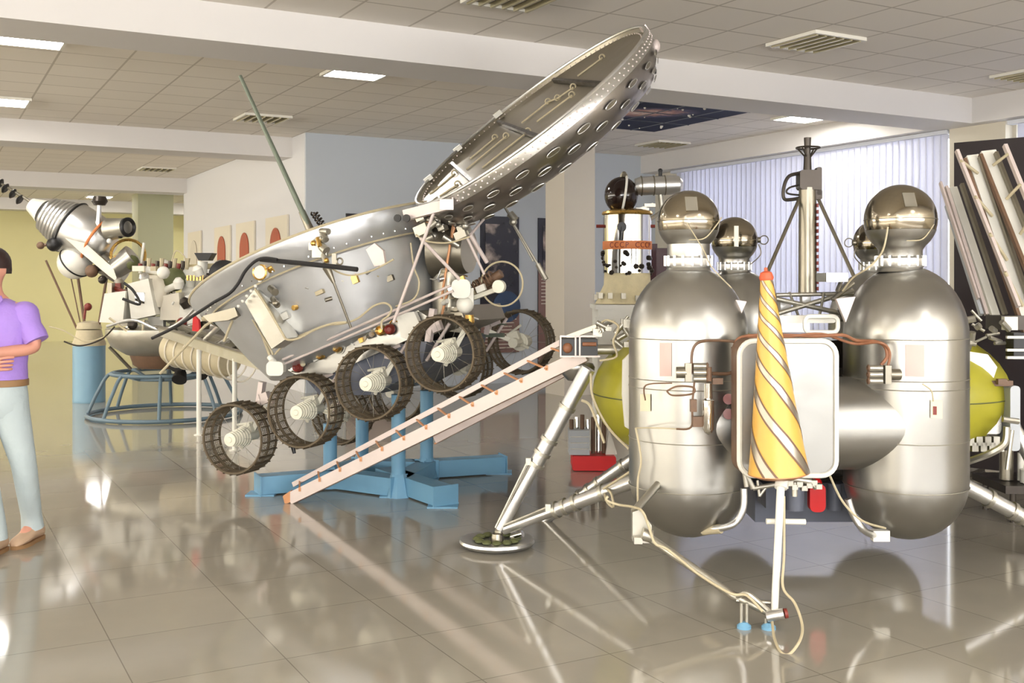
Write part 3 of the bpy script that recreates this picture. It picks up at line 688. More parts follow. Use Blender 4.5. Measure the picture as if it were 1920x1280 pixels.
mb = MB(); mb.cyl(P(980, 1000, 6.25), P(960, 1006, 6.28), .02, n=10); mb.ball(P(985, 975, 6.25), .02, 10); mb.ball(P(968, 985, 6.25), .018, 10); parts('leg_fitting', mb, 'chrome', LD)
mb = MB(); mb.tube(smooth([P(1136, 915, 5.9), P(1146, 925, 5.85), P(1150, 950, 5.8), P(1138, 940, 5.82), P(1134, 926, 5.9)], 4), .007, 6); mb.cyl(P(1132, 916, 5.88), P(1182, 884, 5.7), .007, n=8); part('clamp_band', mb, 'cable', LD)
pc2 = G(1003, 968) + V((.35, .55, 0)); leg(P(1000, 992, 7.0), P(1225, 832, 6.55), .036, False)
pcb = P(990, 995, 7.0); pcb.z = 0; 
# right-hand leg, mostly outside the frame
leg(V((3.12, 5.9, .1)), P(1805, 908, 5.85), .043, False); pad(V((3.14, 5.9, 0)))
leg(V((3.12, 5.9, .1)), P(1880, 760, 6.1), .038, False)
# silver padded box and pipes at the right
mb = MB(); c = P(1845, 770, 6.0); w = 66 * 6 / F; h = 98 * 6 / F
def rg(k, y): return [c + V((x * k, y, z * k)) for x, z in rrect(w, h, .03, 3)]
mb.loft([rg(.86, -.03), rg(1, 0), rg(1.04, .05), rg(1.0, .22)]); part('padded_box', mb, 'foil', LD)
mb = MB(); mb.bevbox(P(1888, 780, 6.0), (.055, .2, .36), .02); part('side_panel', mb, 'grey_box', LD)
mb = MB(); mb.box(P(1852, 718, 5.95), (.26, .05, .03)); mb.box(P(1878, 715, 5.9), (.05, .03, .03)); parts('bracket', mb, 'cable_br', LD)
mb = MB(); mb.sm([P(1888, 800, 5.8), P(1884, 830, 5.8), P(1860, 848, 5.8), P(1815, 865, 5.9)], .02, 8); mb.cyl(P(1898, 806, 5.8), P(1888, 880, 5.8), .012, n=8); mb.cyl(P(1880, 786, 5.8), P(1910, 790, 5.8), .016, n=8)
for k in range(8): mb.box(P(1818 + 8 * k, 826 + (k * 11) % 22, 5.95), (.035, .04, .05))
parts('pipe_cluster', mb, 'alu_dull', LD)
mb = MB(); rs = random.Random(8)
for k in range(14): p = P(1812 + rs.random() * 75, 596 + rs.random() * 50, 6.0); mb.cyl(p, p + V((rs.uniform(-.1, .1), .02, rs.uniform(-.06, .06))), .007 + .014 * rs.random(), n=8)
parts('valve_block', mb, 'alu_dull', LD)
mb = MB(); mb.box(P(1888, 604, 6.2), (.16, .2, .08)); part('hinge_block', mb, 'dark_steel', LD); mb = MB(); mb.box(P(1893, 606, 6.05), (.075, .04, .075)); part('white_block', mb, 'white', LD)
mb = MB(); mb.box(P(1908, 648, 6.0), (.09, .1, .15)); part('ramp_bracket', mb, 'black', LD)
mb = MB()
for y in (632, 656, 670): mb.box(P(1904, y, 5.92), (.10, .02, .014))
parts('bracket_edge', mb, 'white', LD)

# ---- lowered pair of ramps
def plank(a0, b0, w, th, m, nm, parent, up=(0, 0, 1), label=None):
    mb = MB(); mb.bar(a0, b0, w, th, up); return part(nm, mb, m, parent, label)
def ramp(nb, nt, fb, ft, rungs):
    r = plank(nb, nt, .035, .082, 'pinkwhite', 'ramp', LD)
    q = plank(nb + V((0, .03, -.046)), nt + V((0, .03, -.046)), .02, .012, 'ramp_or', 'ramp_edge', r)
    plank(fb, ft, .02, .034, 'pinkwhite', 'ramp_rail', r)
    mid = (nb + fb) / 2 + V((0, 0, -.008)); mit = (nt + ft) / 2 + V((0, 0, -.008))
    wv = (fb - nb).length
    mb = MB(); dx = V((0, .05, .004)); mb.bar(nb + dx, nt + dx, .07, .006); part('ramp_tread', mb, 'ramp_or', r)
    mb = MB()
    for k in range(rungs):
        t = (k + .5) / rungs; p = nb.lerp(nt, t); e = fb.lerp(ft, t - .012); mb.bar(p + V((0, -.03, .03)), e, .011, .011); mb.box(p + V((0, -.02, .035)), (.016, .016, .03))
    parts('rung', mb, 'ramp_or', r)
    return r
n0, n1, f0, f1 = P(545, 934, 7.52), P(1098, 664, 6.42), P(550, 908, 7.70), P(1062, 636, 6.62)
ramp(n0, n1, f0, f1, 13)
mb = MB(); mb.prism([P(530, 930, 7.5), P(545, 920, 7.5), P(552, 938, 7.5), P(534, 945, 7.5)], (0, .05, 0)); part('ramp_tip', mb, 'ramp_or', LD)
g0 = P(815, 820, 7.30); g1 = P(1075, 684, 6.95); ramp(g0, g1, g0 + V((.03, .22, .02)), g1 + V((.03, .24, .03)), 6)
mb = MB(); mb.box(P(1084, 650, 6.3), (.215, .20, .10)); hb = part('ramp_hinge', mb, 'black', LD, 'black hinge box with a white edge frame')
mb = MB(); q = 6.19
for a, b in (((1050, 630), (1118, 630)), ((1050, 668), (1125, 668)), ((1051, 630), (1051, 668)), ((1079, 630), (1079, 668)), ((1087, 630), (1087, 668))): mb.bar(P(*a, q), P(*b, q), .009, .012, (0, 1, 0))
parts('hinge_frame', mb, 'pinkwhite', hb); mb = MB(); mb.ball(P(1064, 652, q + .02), .032, 14); mb.cyl(P(1092, 645, q), P(1118, 645, q), .012, n=10); part('hinge_pin', mb, 'cable_or', hb)
mb = MB(); mb.cyl(P(1118, 655, 6.35), P(1200, 655, 6.35), .03, n=12); mb.cyl(P(1110, 620, 6.8), P(1150, 602, 6.4), .014, n=8); mb.bar(P(1060, 634, 6.8), P(1120, 612, 6.7), .03, .03); parts('hinge_arm', mb, 'alu_dull', LD)
mb = MB(); mb.lathe([(0, -.09), (.06, -.08), (.105, -.03), (.11, 0), (.1, .02), (0, .03)], P(1082, 688, 6.55), (0, .2, 1), 24); part('damper', mb, 'tank', LD)

# ---- raised pair of ramps on the far side
def up_plank(a, b, w, m, nm, parent, d0=6.75, d1=6.3, th=.03):
    mb = MB(); p = P(*a, d0); q = P(*b, d1); z = (q - p).normalized(); x = (V((1, 0, 0)) - z * z.x).normalized(); y = z.cross(x)
    mb.box((p + q) / 2, (w, th, (q - p).length), (x, y, z)); return part(nm, mb, m, parent)
for lab, it in ((None, [((1822, 292), (1940, 640), .075), ((1794, 282), (1910, 575), .018)]), (None, [((1852, 284), (1960, 560), .095), ((1884, 272), (1985, 520), .022)])):
    r = up_plank(it[0][0], it[0][1], it[0][2], 'white', 'raised_ramp', LD)
    up_plank((it[0][0][0] - 14, it[0][0][1] + 6), (it[0][1][0] - 14, it[0][1][1]), .02, 'cable_br', 'ramp_edge', r, 6.7, 6.25)
    up_plank((it[0][0][0] + 15, it[0][0][1] + 2), (it[0][1][0] + 16, it[0][1][1]), .02, 'steel', 'ramp_edge', r, 6.7, 6.25)
    up_plank(it[1][0], it[1][1], it[1][2], 'pinkwhite', 'ramp_rail', r, 6.6, 6.15)
    mb = MB()
    for k in range(4):
        t = .1 + .24 * k; p = P(it[0][0][0], it[0][0][1], 6.68).lerp(P(*it[0][1], 6.2), t); e = P(it[1][0][0], it[1][0][1], 6.58).lerp(P(*it[1][1], 6.12), t - .03); mb.cyl(p, e, .010, n=8)
    parts('rung', mb, 'cable', r)
r = up_plank((1786, 352), (1868, 598), .05, 'white', 'raised_ramp', LD, 7.0, 6.6); up_plank((1774, 350), (1850, 590), .02, 'pinkwhite', 'ramp_rail', r, 6.95, 6.55); up_plank((1803, 345), (1885, 590), .022, 'steel', 'ramp_edge', r, 6.95, 6.55)
r = up_plank((1763, 342), (1834, 560), .012, 'pinkwhite', 'raised_ramp', LD, 6.95, 6.55); up_plank((1775, 385), (1840, 590), .02, 'grey_box', 'ramp_edge', r, 6.95, 6.55)
# ================================================================ eight-wheeled rover
RU = V((-.87020885, .32505133, -.37024071)); RV = V((-.34991795, -.93678035, 0)); RW = V((-.34683422, .12955387, .92893585)); RO = V((-.950142, 8.1679, .75114))
RV_ = thing('lunar_rover', 'silver eight-wheeled rover with a tub body and its big round lid raised', 'rover', RO, axes=(RU, RV, RW))
def RP(px, py, v):                     # a surveyed mark on the rover's lengthwise plane v
    d = P(px, py, 1) - V((0, 0, CH)); o = V((0, 0, CH)); t = (v - (o - RO).dot(RV)) / d.dot(RV); return o + d * t
def RL(u, v, w): return RO + RU * u + RV * v + RW * w
BC = RL(.09, 0, 0)
def blathe(pr, n=72, **k): return MB().lathe(pr, BC, RW, n, **k)
tub = part('body', blathe([(0, .30), (.55, .30), (.74, .36), (.84, .55), (.97, .86), (1.0, .92)]), 'tub', RV_)
part('rim_flange', blathe([(1.0, .90), (1.03, .93), (1.11, 1.06), (1.115, 1.10), (1.09, 1.105), (1.0, 1.09)]), 'tub', tub)
part('rim_bead', MB().torus(BC + RW * 1.10, RW, 1.115, .010, 80, 6), 'cable', tub)
part('rim_bead', MB().torus(BC + RW * .915, RW, 1.015, .008, 80, 6), 'cable', tub)
part('radiator_top', blathe([(1.06, 1.095), (.6, 1.13), (0, 1.15)]), 'dish_out', tub)
mb = MB()
for k in range(72):
    a = 2 * math.pi * k / 72; X, Y, Z = frame(RW); mb.ball(BC + RW * .945 + (X * math.cos(a) + Y * math.sin(a)) * 1.045, .008, 6)
part('rivets', mb, 'chrome', tub)['kind'] = 'stuff'
# chassis girders
for v, c in ((.60, 1), (-.60, -1)):
    pl = [RP(x, y, .60) for x, y in ((540, 694), (546, 678), (700, 616), (784, 582), (800, 592), (796, 618), (770, 634), (622, 700), (570, 710))]
    if c < 0: pl = [q - RV * 1.2 for q in pl]
    mb = MB(); mb.prism(pl, -RV * .16 * c); g_ = part('chassis_girder', mb, 'tank', RV_)
pl = [RP(x, y, .56) for x, y in ((575, 712), (770, 640), (800, 640), (790, 690), (700, 740), (600, 742))]
mb = MB(); mb.prism(pl, -RV * 1.12); part('underbody', mb, 'slate', RV_)
for x, y, m in ((603, 664, 'gold'), (634, 650, 'gold'), (733, 617, 'redbrown'), (716, 619, 'gold'), (561, 688, 'redbrown')):
    c = RP(x, y, .61); mb = MB(); mb.lathe([(0, 0), (.036, 0), (.040, .02), (.030, .045), (.016, .03), (0, .03)], c, RV, 18); part('girder_port', mb, m, RV_)
mb = MB(); mb.prism([RP(x, y, .66) for x, y in ((742, 588), (776, 584), (786, 606), (772, 640), (752, 632))], -RV * .05); part('white_cover', mb, 'white', RV_)
# front box panel and side fittings
mb = MB(); q = [RP(x, y, 1.0) for x, y in ((459, 566), (478, 541), (538, 634), (509, 654))]; mb.prism(q, -RV * .16); fp = part('front_panel', mb, 'alu_dull', RV_)
mb = MB(); mb.sm([RP(x, y, 1.01) for x, y in ((478, 541), (500, 574), (528, 622), (538, 636), (560, 634), (590, 618), (625, 606), (650, 604))], .008, 6); mb.sm([RP(x, y, .98) for x, y in ((484, 545), (512, 590), (534, 628))], .006, 6)
mb.sm([RP(x, y, .84) for x, y in ((515, 664), (540, 640), (575, 624), (610, 610), (645, 606), (672, 596), (700, 574), (722, 568), (734, 578), (728, 592), (716, 602), (716, 618))], .0075, 6)
mb.sm([RP(x, y, .86) for x, y in ((452, 560), (480, 610), (505, 650), (512, 665))], .007, 6); mb.sm([RP(x, y, 1.0) for x, y in ((608, 488), (630, 508), (660, 516), (700, 506), (738, 486))], .0065, 6)
mb.sm([RP(x, y, .8) for x, y in ((770, 455), (776, 500), (786, 530), (776, 560), (742, 574))], .006, 6); mb.sm([RP(x, y, .8) for x, y in ((780, 440), (800, 452), (840, 455), (880, 444))], .006, 6)
parts('cable', mb, 'cable', RV_)
for (a, b) in (((530, 674), (845, 535)), ((534, 682), (850, 545))):
    mb = MB(); mb.cyl(RP(*a, .74), RP(*b, .74), .009, n=8); part('frame_tube', mb, 'pinkwhite', RV_)
mb = MB(); c = RP(494, 510, 1.03); mb.lathe([(0, 0), (.052, 0), (.052, .04), (.045, .05), (0, .052)], c, RV, 24); cm = part('camera_window', mb, 'white', RV_)
mb = MB(); mb.torus(c + RV * .045, RV, .052, .007, 28, 6); mb.cyl(c + RU * -.05, c - RU * .09, .03, n=14); part('window_ring', mb, 'gold', cm)
mb = MB(); mb.cyl(RP(508, 540, .98), RP(516, 548, 1.04), .026, n=12); mb.cyl(RP(512, 560, .95), RP(520, 572, 1.02), .022, n=12); mb.ball(RP(517, 568, 1.02), .024, 12); parts('side_sensor', mb, 'steel', RV_)
mb = MB()
for k in range(7): mb.ball(RP(447 + 8 * k, 574 - 9.5 * k, 1.04), .013, 8)
part('bolt_row', mb, 'white', RV_)['kind'] = 'stuff'
mb = MB(); mb.prism([RP(x, y, .95) for x, y in ((690, 468), (706, 456), (722, 470), (726, 496), (706, 500))], RV * .03); part('side_plate', mb, 'pinkwhite', RV_)
# corner joint and nose struts
mb = MB(); mb.bevbox(RP(518, 690, .8), (.12, .10, .10), .03); mb.ball(RP(512, 682, .82), .035, 12); mb.cyl(RP(505, 668, .8), RP(530, 700, .8), .022, n=12); part('corner_joint', mb, 'white', RV_)
mb = MB()
for a, b, r in (((470, 562), (385, 610), .010), ((385, 610), (300, 700), .010), ((440, 590), (420, 640), .010), ((466, 556), (512, 682), .012), ((440, 588), (380, 598), .018)): mb.cyl(RP(*a, .8), RP(*b, .8), r, n=8)
parts('nose_strut', mb, 'cable', RV_)
mb = MB(); mb.prism([RP(x, y, .9) for x, y in ((380, 592), (440, 576), (446, 592), (428, 600), (392, 604))], -RV * .2); part('nose_box', mb, 'steel', RV_)
# black cable boom
mb = MB(); mb.sm([RP(x, y, 1.22) for x, y in ((285, 634), (330, 612), (368, 588), (402, 566), (430, 550), (446, 532), (460, 508), (478, 490), (496, 484), (520, 487))], .0115, 8); mb.sm([RP(x, y, 1.2) for x, y in ((488, 486), (530, 490), (600, 497), (670, 505))], .016, 8); bm_ = part('cable_boom', mb, 'rubber', RV_)
mb = MB(); mb.box(RP(627, 488, 1.1), (.03, .03, .09)); mb.torus(RP(637, 490, 1.1), RV, .022, .006, 16, 6); part('boom_clip', mb, 'steel', bm_)
# rod antennas at the rim
def antenna(base, tip, v0, v1, r0, r1, m, nm):
    mb = MB(); mb.cyl(RP(*base, v0), RP(*tip, v1), r0, r1, 12); return part(nm, mb, m, RV_)
an = antenna((590, 448), (450, 142), .85, .95, .021, .013, 'green_grey', 'rod_antenna')
mb = MB(); b0 = RP(585, 438, .85); b1 = RP(566, 396, .857); mb.cyl(b0, b1, .030, .024, 12); part('antenna_sleeve', mb, 'steel', an)
mb = MB(); p0 = RP(610, 430, .9); p1 = RP(588, 398, .9)
hx = []
X, Y, Z = frame(p1 - p0)
for i in range(70): t = i / 69; a = t * 2 * math.pi * 6; hx.append(p0.lerp(p1, t) + (X * math.cos(a) + Y * math.sin(a)) * .022)
mb.tube(hx, .007, 5); mb.cyl(p0, p1, .007, n=8); part('helix_antenna', mb, 'dark_steel', RV_)
mb = MB()
for a, b, r in (((578, 440), (612, 470), .03), ((590, 432), (616, 434), .022), ((596, 450), (612, 492), .022), ((575, 458), (606, 446), .02), ((602, 428), (610, 450), .026)): mb.cyl(RP(*a, .95), RP(*b, 1.0), r, n=12)
mb.ball(RP(585, 452, .97), .034, 12); mb.box(RP(600, 472, .98), (.10, .06, .08)); mb.box(RP(588, 462, .98), (.06, .05, .05)); parts('antenna_mount', mb, 'alu_dull', RV_)
mb = MB(); mb.ball(RP(588, 456, 1.0), .022, 10); mb.ball(RP(612, 488, 1.04), .018, 10); mb.cyl(RP(596, 446, 1.0), RP(600, 462, 1.02), .016); parts('mount_fitting', mb, 'gold', RV_)
mb = MB(); mb.cyl(RP(612, 500, 1.04), RP(626, 530, 1.02), .030, .012, 12); mb.cyl(RP(624, 525, 1.02), RP(658, 614, .9), .009, n=8); part('feeler_rod', mb, 'steel', RV_)
# wheels
def wheel_proto():
    R, hw = .255, .095
    mb = MB()
    for y in (-hw, 0, hw): mb.torus((0, y, 0), (0, 1, 0), R - .009, .010, 56, 6)
    hub = part('wheel', mb, 'mesh_steel', RV_, local=True)
    mb = MB()
    for k in range(28):
        a = 2 * math.pi * k / 28; c, s = math.cos(a), math.sin(a); er = V((c, 0, s)); et = V((-s, 0, c))
        mb.box(er * (R - .002), (.020, 2 * hw + .01, .006), (er, V((0, 1, 0)), et))
    part('grouser', mb, 'mesh_steel', hub, local=True)
    mb = MB()
    for y in [-.08 + .02 * i for i in range(9)]: mb.torus((0, y, 0), (0, 1, 0), R - .010, .0026, 48, 3)
    for k in range(150):
        a = 2 * math.pi * k / 150; er = V((math.cos(a), 0, math.sin(a))) * (R - .010); mb.cyl(er + V((0, -hw, 0)), er + V((0, hw, 0)), .0024, n=3)
    part('rim_mesh', mb, 'mesh_steel', hub, local=True)
    mb = MB()
    for k in range(16):
        a = 2 * math.pi * k / 16; s = 1 if k % 2 else -1; er = V((math.cos(a), 0, math.sin(a))); mb.cyl(er * .06 + V((0, s * .03, 0)), er * (R - .01) + V((0, 0, 0)), .0014, n=4)
    part('spoke', mb, 'alu_dull', hub, local=True, kind='stuff')
    mb = MB(); pr = [(0, .135), (.018, .135), (.022, .128)]
    y = .125; r = .048
    for k in range(7): pr += [(r + .004 * k, y), (r + .004 * k, y - .016), (r - .012 + .004 * k, y - .018), (r - .012 + .004 * k, y - .024)]; y -= .026
    pr += [(.05, y), (0, y)]
    mb.lathe(pr, (0, 0, 0), (0, 1, 0), 32); part('hub_motor', mb, 'hub_white', hub, local=True)
    mb = MB(); mb.cyl((0, -.06, 0), (0, -.20, 0), .04, n=14); mb.box((0, -.12, .05), (.09, .05, .07)); mb.bar((-.02, -.14, .02), (-.16, -.20, .16), .03, .035); mb.cyl((.03, -.10, -.03), (.05, -.05, -.07), .014, n=10); mb.cyl((-.05, -.13, .08), (.10, -.16, .11), .010, n=8); part('wheel_arm', mb, 'hub_white', hub, local=True)
    return hub
wh = wheel_proto(); first = True
for s in (1, -1):
    for u in (.878, .287, -.30, -.878):
        w = wh if first else dup(wh, RV_); first = False
        w.location = (u, .75 * s, 0)
        if s < 0: w.rotation_euler = (0, 0, math.pi)
def on_tub(px, py):                    # the point of the tub's near wall behind a surveyed mark
    v = .9
    for _ in range(12):
        q = RP(px, py, v) - RO; w, u = q.dot(RW), q.dot(RU) - .09
        r = .74
        for (r0, w0), (r1, w1) in (((.74, .36), (.84, .55)), ((.84, .55), (.97, .86)), ((.97, .86), (1.0, .92)), ((1.03, .93), (1.11, 1.06))):
            if w >= w0: r = r0 + (r1 - r0) * min(1, (w - w0) / (w1 - w0))
        v = .5 * v + .5 * math.sqrt(max(.04, r * r - u * u))
    return RP(px, py, v + .005)
rs = random.Random(21)
for k in range(46):                    # small fittings along the flange, the girder and the tail
    if k < 16: q = RP(552 + 14 * k, 690 - 6.0 * k + rs.uniform(-6, 6), .605)
    elif k < 28: q = on_tub(490 + 22 * (k - 16), 580 - 8 * (k - 16) + rs.uniform(-12, 30))
    else: q = RP(rs.uniform(830, 905), rs.uniform(500, 600), rs.uniform(.1, .45))
    m = MB(); t_ = k % 3
    if t_ == 0: m.box(q, (.03 + .04 * rs.random(), .03, .02 + .04 * rs.random()), (RU, RV, RW))
    elif t_ == 1: m.cyl(q, q + RV * .03 + RU * rs.uniform(-.05, .05), .010 + .012 * rs.random(), n=10)
    else: m.sm([q, q + RU * .05 + RW * .03, q + RU * .11 - RW * .02, q + RU * .16], .005, 6)
    part('fitting', m, ('alu', 'cable', 'steel', 'white', 'gold')[k % 5], RV_)
# suspension brackets
for s in (1, -1):
    for u in (.70, .12, -.46, -.8):
        mb = MB(); a = RL(u - .02, s * .52, .20); b = RL(u, s * .56, .0); mb.bar(RL(u + .1, s * .55, .14), RL(u - .02, s * .55, .34), .04, .05, RV); mb.cyl(RL(u + .16, s * .56, .02), RL(u - .1, s * .56, .20), .012, n=8); mb.box(RL(u, s * .55, .22), (.07, .05, .08), (RU, RV, RW)); part('suspension_arm', mb, 'pinkwhite', RV_)
mb = MB(); mb.cyl(RP(548, 832, .6), RP(552, 850, .6), .018, .012, 10); part('plumb_weight', mb, 'black', RV_)
# raised lid
DN = V((-.60, -.255, .757)).normalized(); DCn = P(990, 216, 7.6); DB = (V((0, 1, 0)) - DN * DN.y).normalized(); DA = DB.cross(DN)
if DA.x < 0: DA = -DA
LR = 1.01
def dl(pr, n=88): return MB().lathe(pr, DCn, DN, n, xref=DA)
lid = part('lid', dl([(LR, .0), (LR + .008, -.02), (LR * .985, -.12), (LR * .95, -.20), (LR * .88, -.28), (LR * .7, -.33), (LR * .4, -.35), (0, -.355)]), 'dish_out', RV_)
part('lid_inside', dl([(LR - .002, .002), (LR - .02, -.03), (LR * .9, -.05), (0, -.06)]), 'dish_in', lid)
part('lid_rim', MB().torus(DCn + DN * .004, DN, LR, .012, 96, 8), 'alu', lid)
part('lid_band', dl([(LR + .004, -.001), (LR + .0125, -.02), (LR + .010, -.075)]), 'foil', lid)
def on_lid(a, r, h): return DCn + DA * (r * math.cos(a)) + DB * (r * math.sin(a)) + DN * h
mb = MB()
for k in range(110): a = 2 * math.pi * k / 110; mb.ball(on_lid(a, LR + .012, -.025), .008, 6); mb.ball(on_lid(a + .02, LR + .010, -.055), .008, 6); mb.ball(on_lid(a + .01, LR - .05, -.018), .006, 6)
part('lid_rivets', mb, 'pinkwhite', lid)['kind'] = 'stuff'
for x in (-.62, -.12, .42):
    h = math.sqrt((LR * .93) ** 2 - x * x); mb = MB(); mb.bar(DCn + DA * x - DB * h - DN * .03, DCn + DA * x + DB * h - DN * .03, .025, .03, DN); part('lid_rib', mb, 'dark_steel', lid)
mb = MB()
for (x0, y0, x1, y1) in ((-.9, .25, -.66, .3), (-.58, .1, -.2, .16), (-.5, -.3, -.1, -.3), (-.05, .2, .2, .2), (.2, .2, .25, .05), (.25, .05, .38, .0), (.5, .3, .72, .25), (-.5, .4, -.25, .45), (.0, -.2, .3, -.25), (-.85, -.1, -.7, -.2)):
    mb.cyl(DCn + DA * x0 + DB * y0 - DN * .045, DCn + DA * x1 + DB * y1 - DN * .045, .007, n=6); mb.torus(DCn + DA * x1 + DB * y1 - DN * .04, DB, .02, .006, 12, 5)
parts('lid_wiring', mb, 'cable', lid)
for k, a in enumerate((2.55, 2.1, 1.65)):      # far-side lugs
    mb = MB(); mb.box(on_lid(a, LR, .012), (.07, .04, .035), (DA, DB, DN)); part('lid_lug', mb, 'white', lid)
mb = MB(); mb.box(on_lid(-.12, LR + .0, -.01), (.04, .05, .04), (DA, DB, DN)); mb.ball(on_lid(-.3, LR * .99, -.13), .035, 12, 1.4); parts('lid_fitting', mb, 'pinkwhite', lid)
# ovals in two rows round the outside
def lid_surf(a, t):        # t 0 rim .. 1 lower edge of the side
    h = -.05 - .24 * t; r = LR * (1.008 - .128 * t ** 2); return on_lid(a, r, h)
def oval(a, t, la, lt, m, nm, parent, hole=False):
    c = lid_surf(a, t); X = (lid_surf(a + .01, t) - lid_surf(a - .01, t)).normalized(); Y = (lid_surf(a, t + .03) - lid_surf(a, t - .03)).normalized(); N = X.cross(Y)
    if N.dot(c - DCn + DN * .1) < 0: N = -N
    pts = [c + X * (la * math.cos(q)) + Y * (lt * math.sin(q)) + N * .004 for q in [2 * math.pi * i / 20 for i in range(20)]]
    mb = MB()
    if hole: mb.prism(pts, N * .003)
    else: mb.tube(pts, .0036, 6, closed=True)
    part(nm, mb, m, parent)
for row, (t, off) in enumerate(((.36, 0), (.66, .5), (.96, 0))):
    for k in range(26):
        a = 2 * math.pi * (k + off) / 26
        if math.sin(a) > .35: continue
        oval(a, t, .046, .013, 'steel', 'lid_slot', lid, True); oval(a, t, .050, .016, 'alu', 'slot_lip', lid)
# lid hinge and bracing
mb = MB(); mb.bar(RP(760, 404, .9), RP(838, 384, .9), .06, .07); mb.box(RP(838, 384, .9), (.09, .08, .07)); hg = part('lid_hinge', mb, 'pinkwhite', RV_)
for x in (746, 763):
    m = MB(); c = RP(x, 409, .96); m.lathe([(0, 0), (.026, 0), (.026, .012), (0, .012)], c, RV, 14); part('hinge_hole', m, 'black', hg)
mb = MB()
for a, b, r, v0, v1 in (((814, 396), (738, 604), .011, .9, .85), ((788, 446), (862, 524), .012, .8, .7), ((928, 386), (882, 440), .010, .2, .5), ((882, 440), (913, 492), .015, .5, .4), ((876, 446), (908, 514), .010, .5, .4), ((872, 388), (882, 412), .014, .6, .6)):
    mb.cyl(RP(*a, v0), RP(*b, v1), r, n=8)
parts('brace', mb, 'pinkwhite', RV_)
mb = MB()
for a, b, r in (((850, 420), (828, 560), .010), ((858, 400), (846, 450), .012), ((840, 545), (826, 600), .010), ((798, 400), (806, 440), .02)): mb.cyl(RP(*a, .4), RP(*b, .4), r, n=8)
parts('brace', mb, 'ramp_or', RV_)
mb = MB(); mb.cyl(RP(944, 384, .0), RP(962, 414, .0), .010, n=8); mb.cyl(RP(962, 418, .0), RP(1008, 495, .0), .009, n=8); mb.cyl(RP(957, 412, 0), RP(1000, 490, 0), .007, n=8); mb.cyl(RP(1008, 495, 0), RP(1024, 524, 0), .02, n=8); mb.ball(RP(962, 416, 0), .03, 10); mb.cyl(RP(956, 400, 0), RP(966, 412, 0), .028, n=10); parts('lid_stay', mb, 'alu_dull', RV_)
# rear gear under the hinge
rs = random.Random(12); mb = MB()
for k in range(34):
    x = 790 + rs.random() * 85; y = 395 + rs.random() * 50; c = RP(x, y, .3 + .35 * rs.random())
    if k % 3 == 0: mb.box(c, (.04 + .06 * rs.random(), .08, .03 + .06 * rs.random()), (RU, RV, RW))
    elif k % 3 == 1: mb.cyl(c, c + V((rs.uniform(-.12, .12), .02, rs.uniform(-.1, .1))), .01 + .015 * rs.random(), n=10)
    else: mb.ball(c, .015 + .02 * rs.random(), 10)
parts('hinge_gear', mb, 'alu_dull', RV_)
mb = MB(); c = RL(-.92, .05, .50); mb.cyl(RP(820, 470, .2), RP(880, 470, .2), .22, .16, 28); mb.cyl(RP(840, 500, .2), RP(842, 590, .2), .12, n=20); part('heat_source', mb, 'steel', RV_)
mb = MB(); mb.cyl(RP(885, 548, .35), RP(940, 512, .35), .032, n=14); mb.cyl(RP(900, 552, .3), RP(935, 530, .3), .02, n=10)
for k in range(8): q = RP(880 + 6 * k, 545 - 4 * k, .38); mb.torus(q, RP(940, 512, .35) - RP(885, 548, .35), .036, .006, 14, 5)
part('spring_arm', mb, 'cable_br', RV_)
mb = MB(); mb.bar(RP(868, 566, .4), RP(938, 540, .4), .03, .045, RV); part('wheel_fork', mb, 'hub_white', RV_)
mb = MB(); c = RP(938, 537, .45); mb.lathe([(0, 0), (.045, 0), (.045, .04), (0, .045)], c, RV, 20); ow = part('odometer_wheel', mb, 'hub_white', RV_); mb = MB(); mb.torus(RP(941, 532, .4), RV, .155, .007, 40, 6); part('hoop', mb, 'cable', ow)
mb = MB(); mb.bevbox(RP(865, 541, .55), (.13, .12, .13), .04); mb.ball(RP(872, 571, .52), .062, 16); mb.box(RP(876, 556, .5), (.09, .08, .12)); parts('white_housing', mb, 'white', RV_)
mb = MB(); mb.lathe([(0, 0), (.03, .0), (.038, -.05), (.02, -.08), (0, -.08)], RP(880, 590, .5), (0, 0, 1), 16); part('gold_bell', mb, 'gold', RV_)
mb = MB(); mb.bar(RP(880, 628, -.55), RP(945, 628, -.55), .03, .035, RV); mb.cyl(RP(882, 606, -.55), RP(950, 608, -.55), .007, n=6); mb.bar(RP(760, 612, .4), RP(790, 640, .4), .05, .03, RV); parts('rear_arm', mb, 'green_grey', RV_)
mb = MB(); mb.bar(RP(800, 600, .3), RP(880, 610, .1), .05, .12); mb.cyl(RP(850, 575, .3), RP(852, 610, .3), .06, n=14); mb.box(RL(-.75, 0, .25), (.4, .8, .12), (RU, RV, RW)); parts('rear_frame', mb, 'steel', RV_)

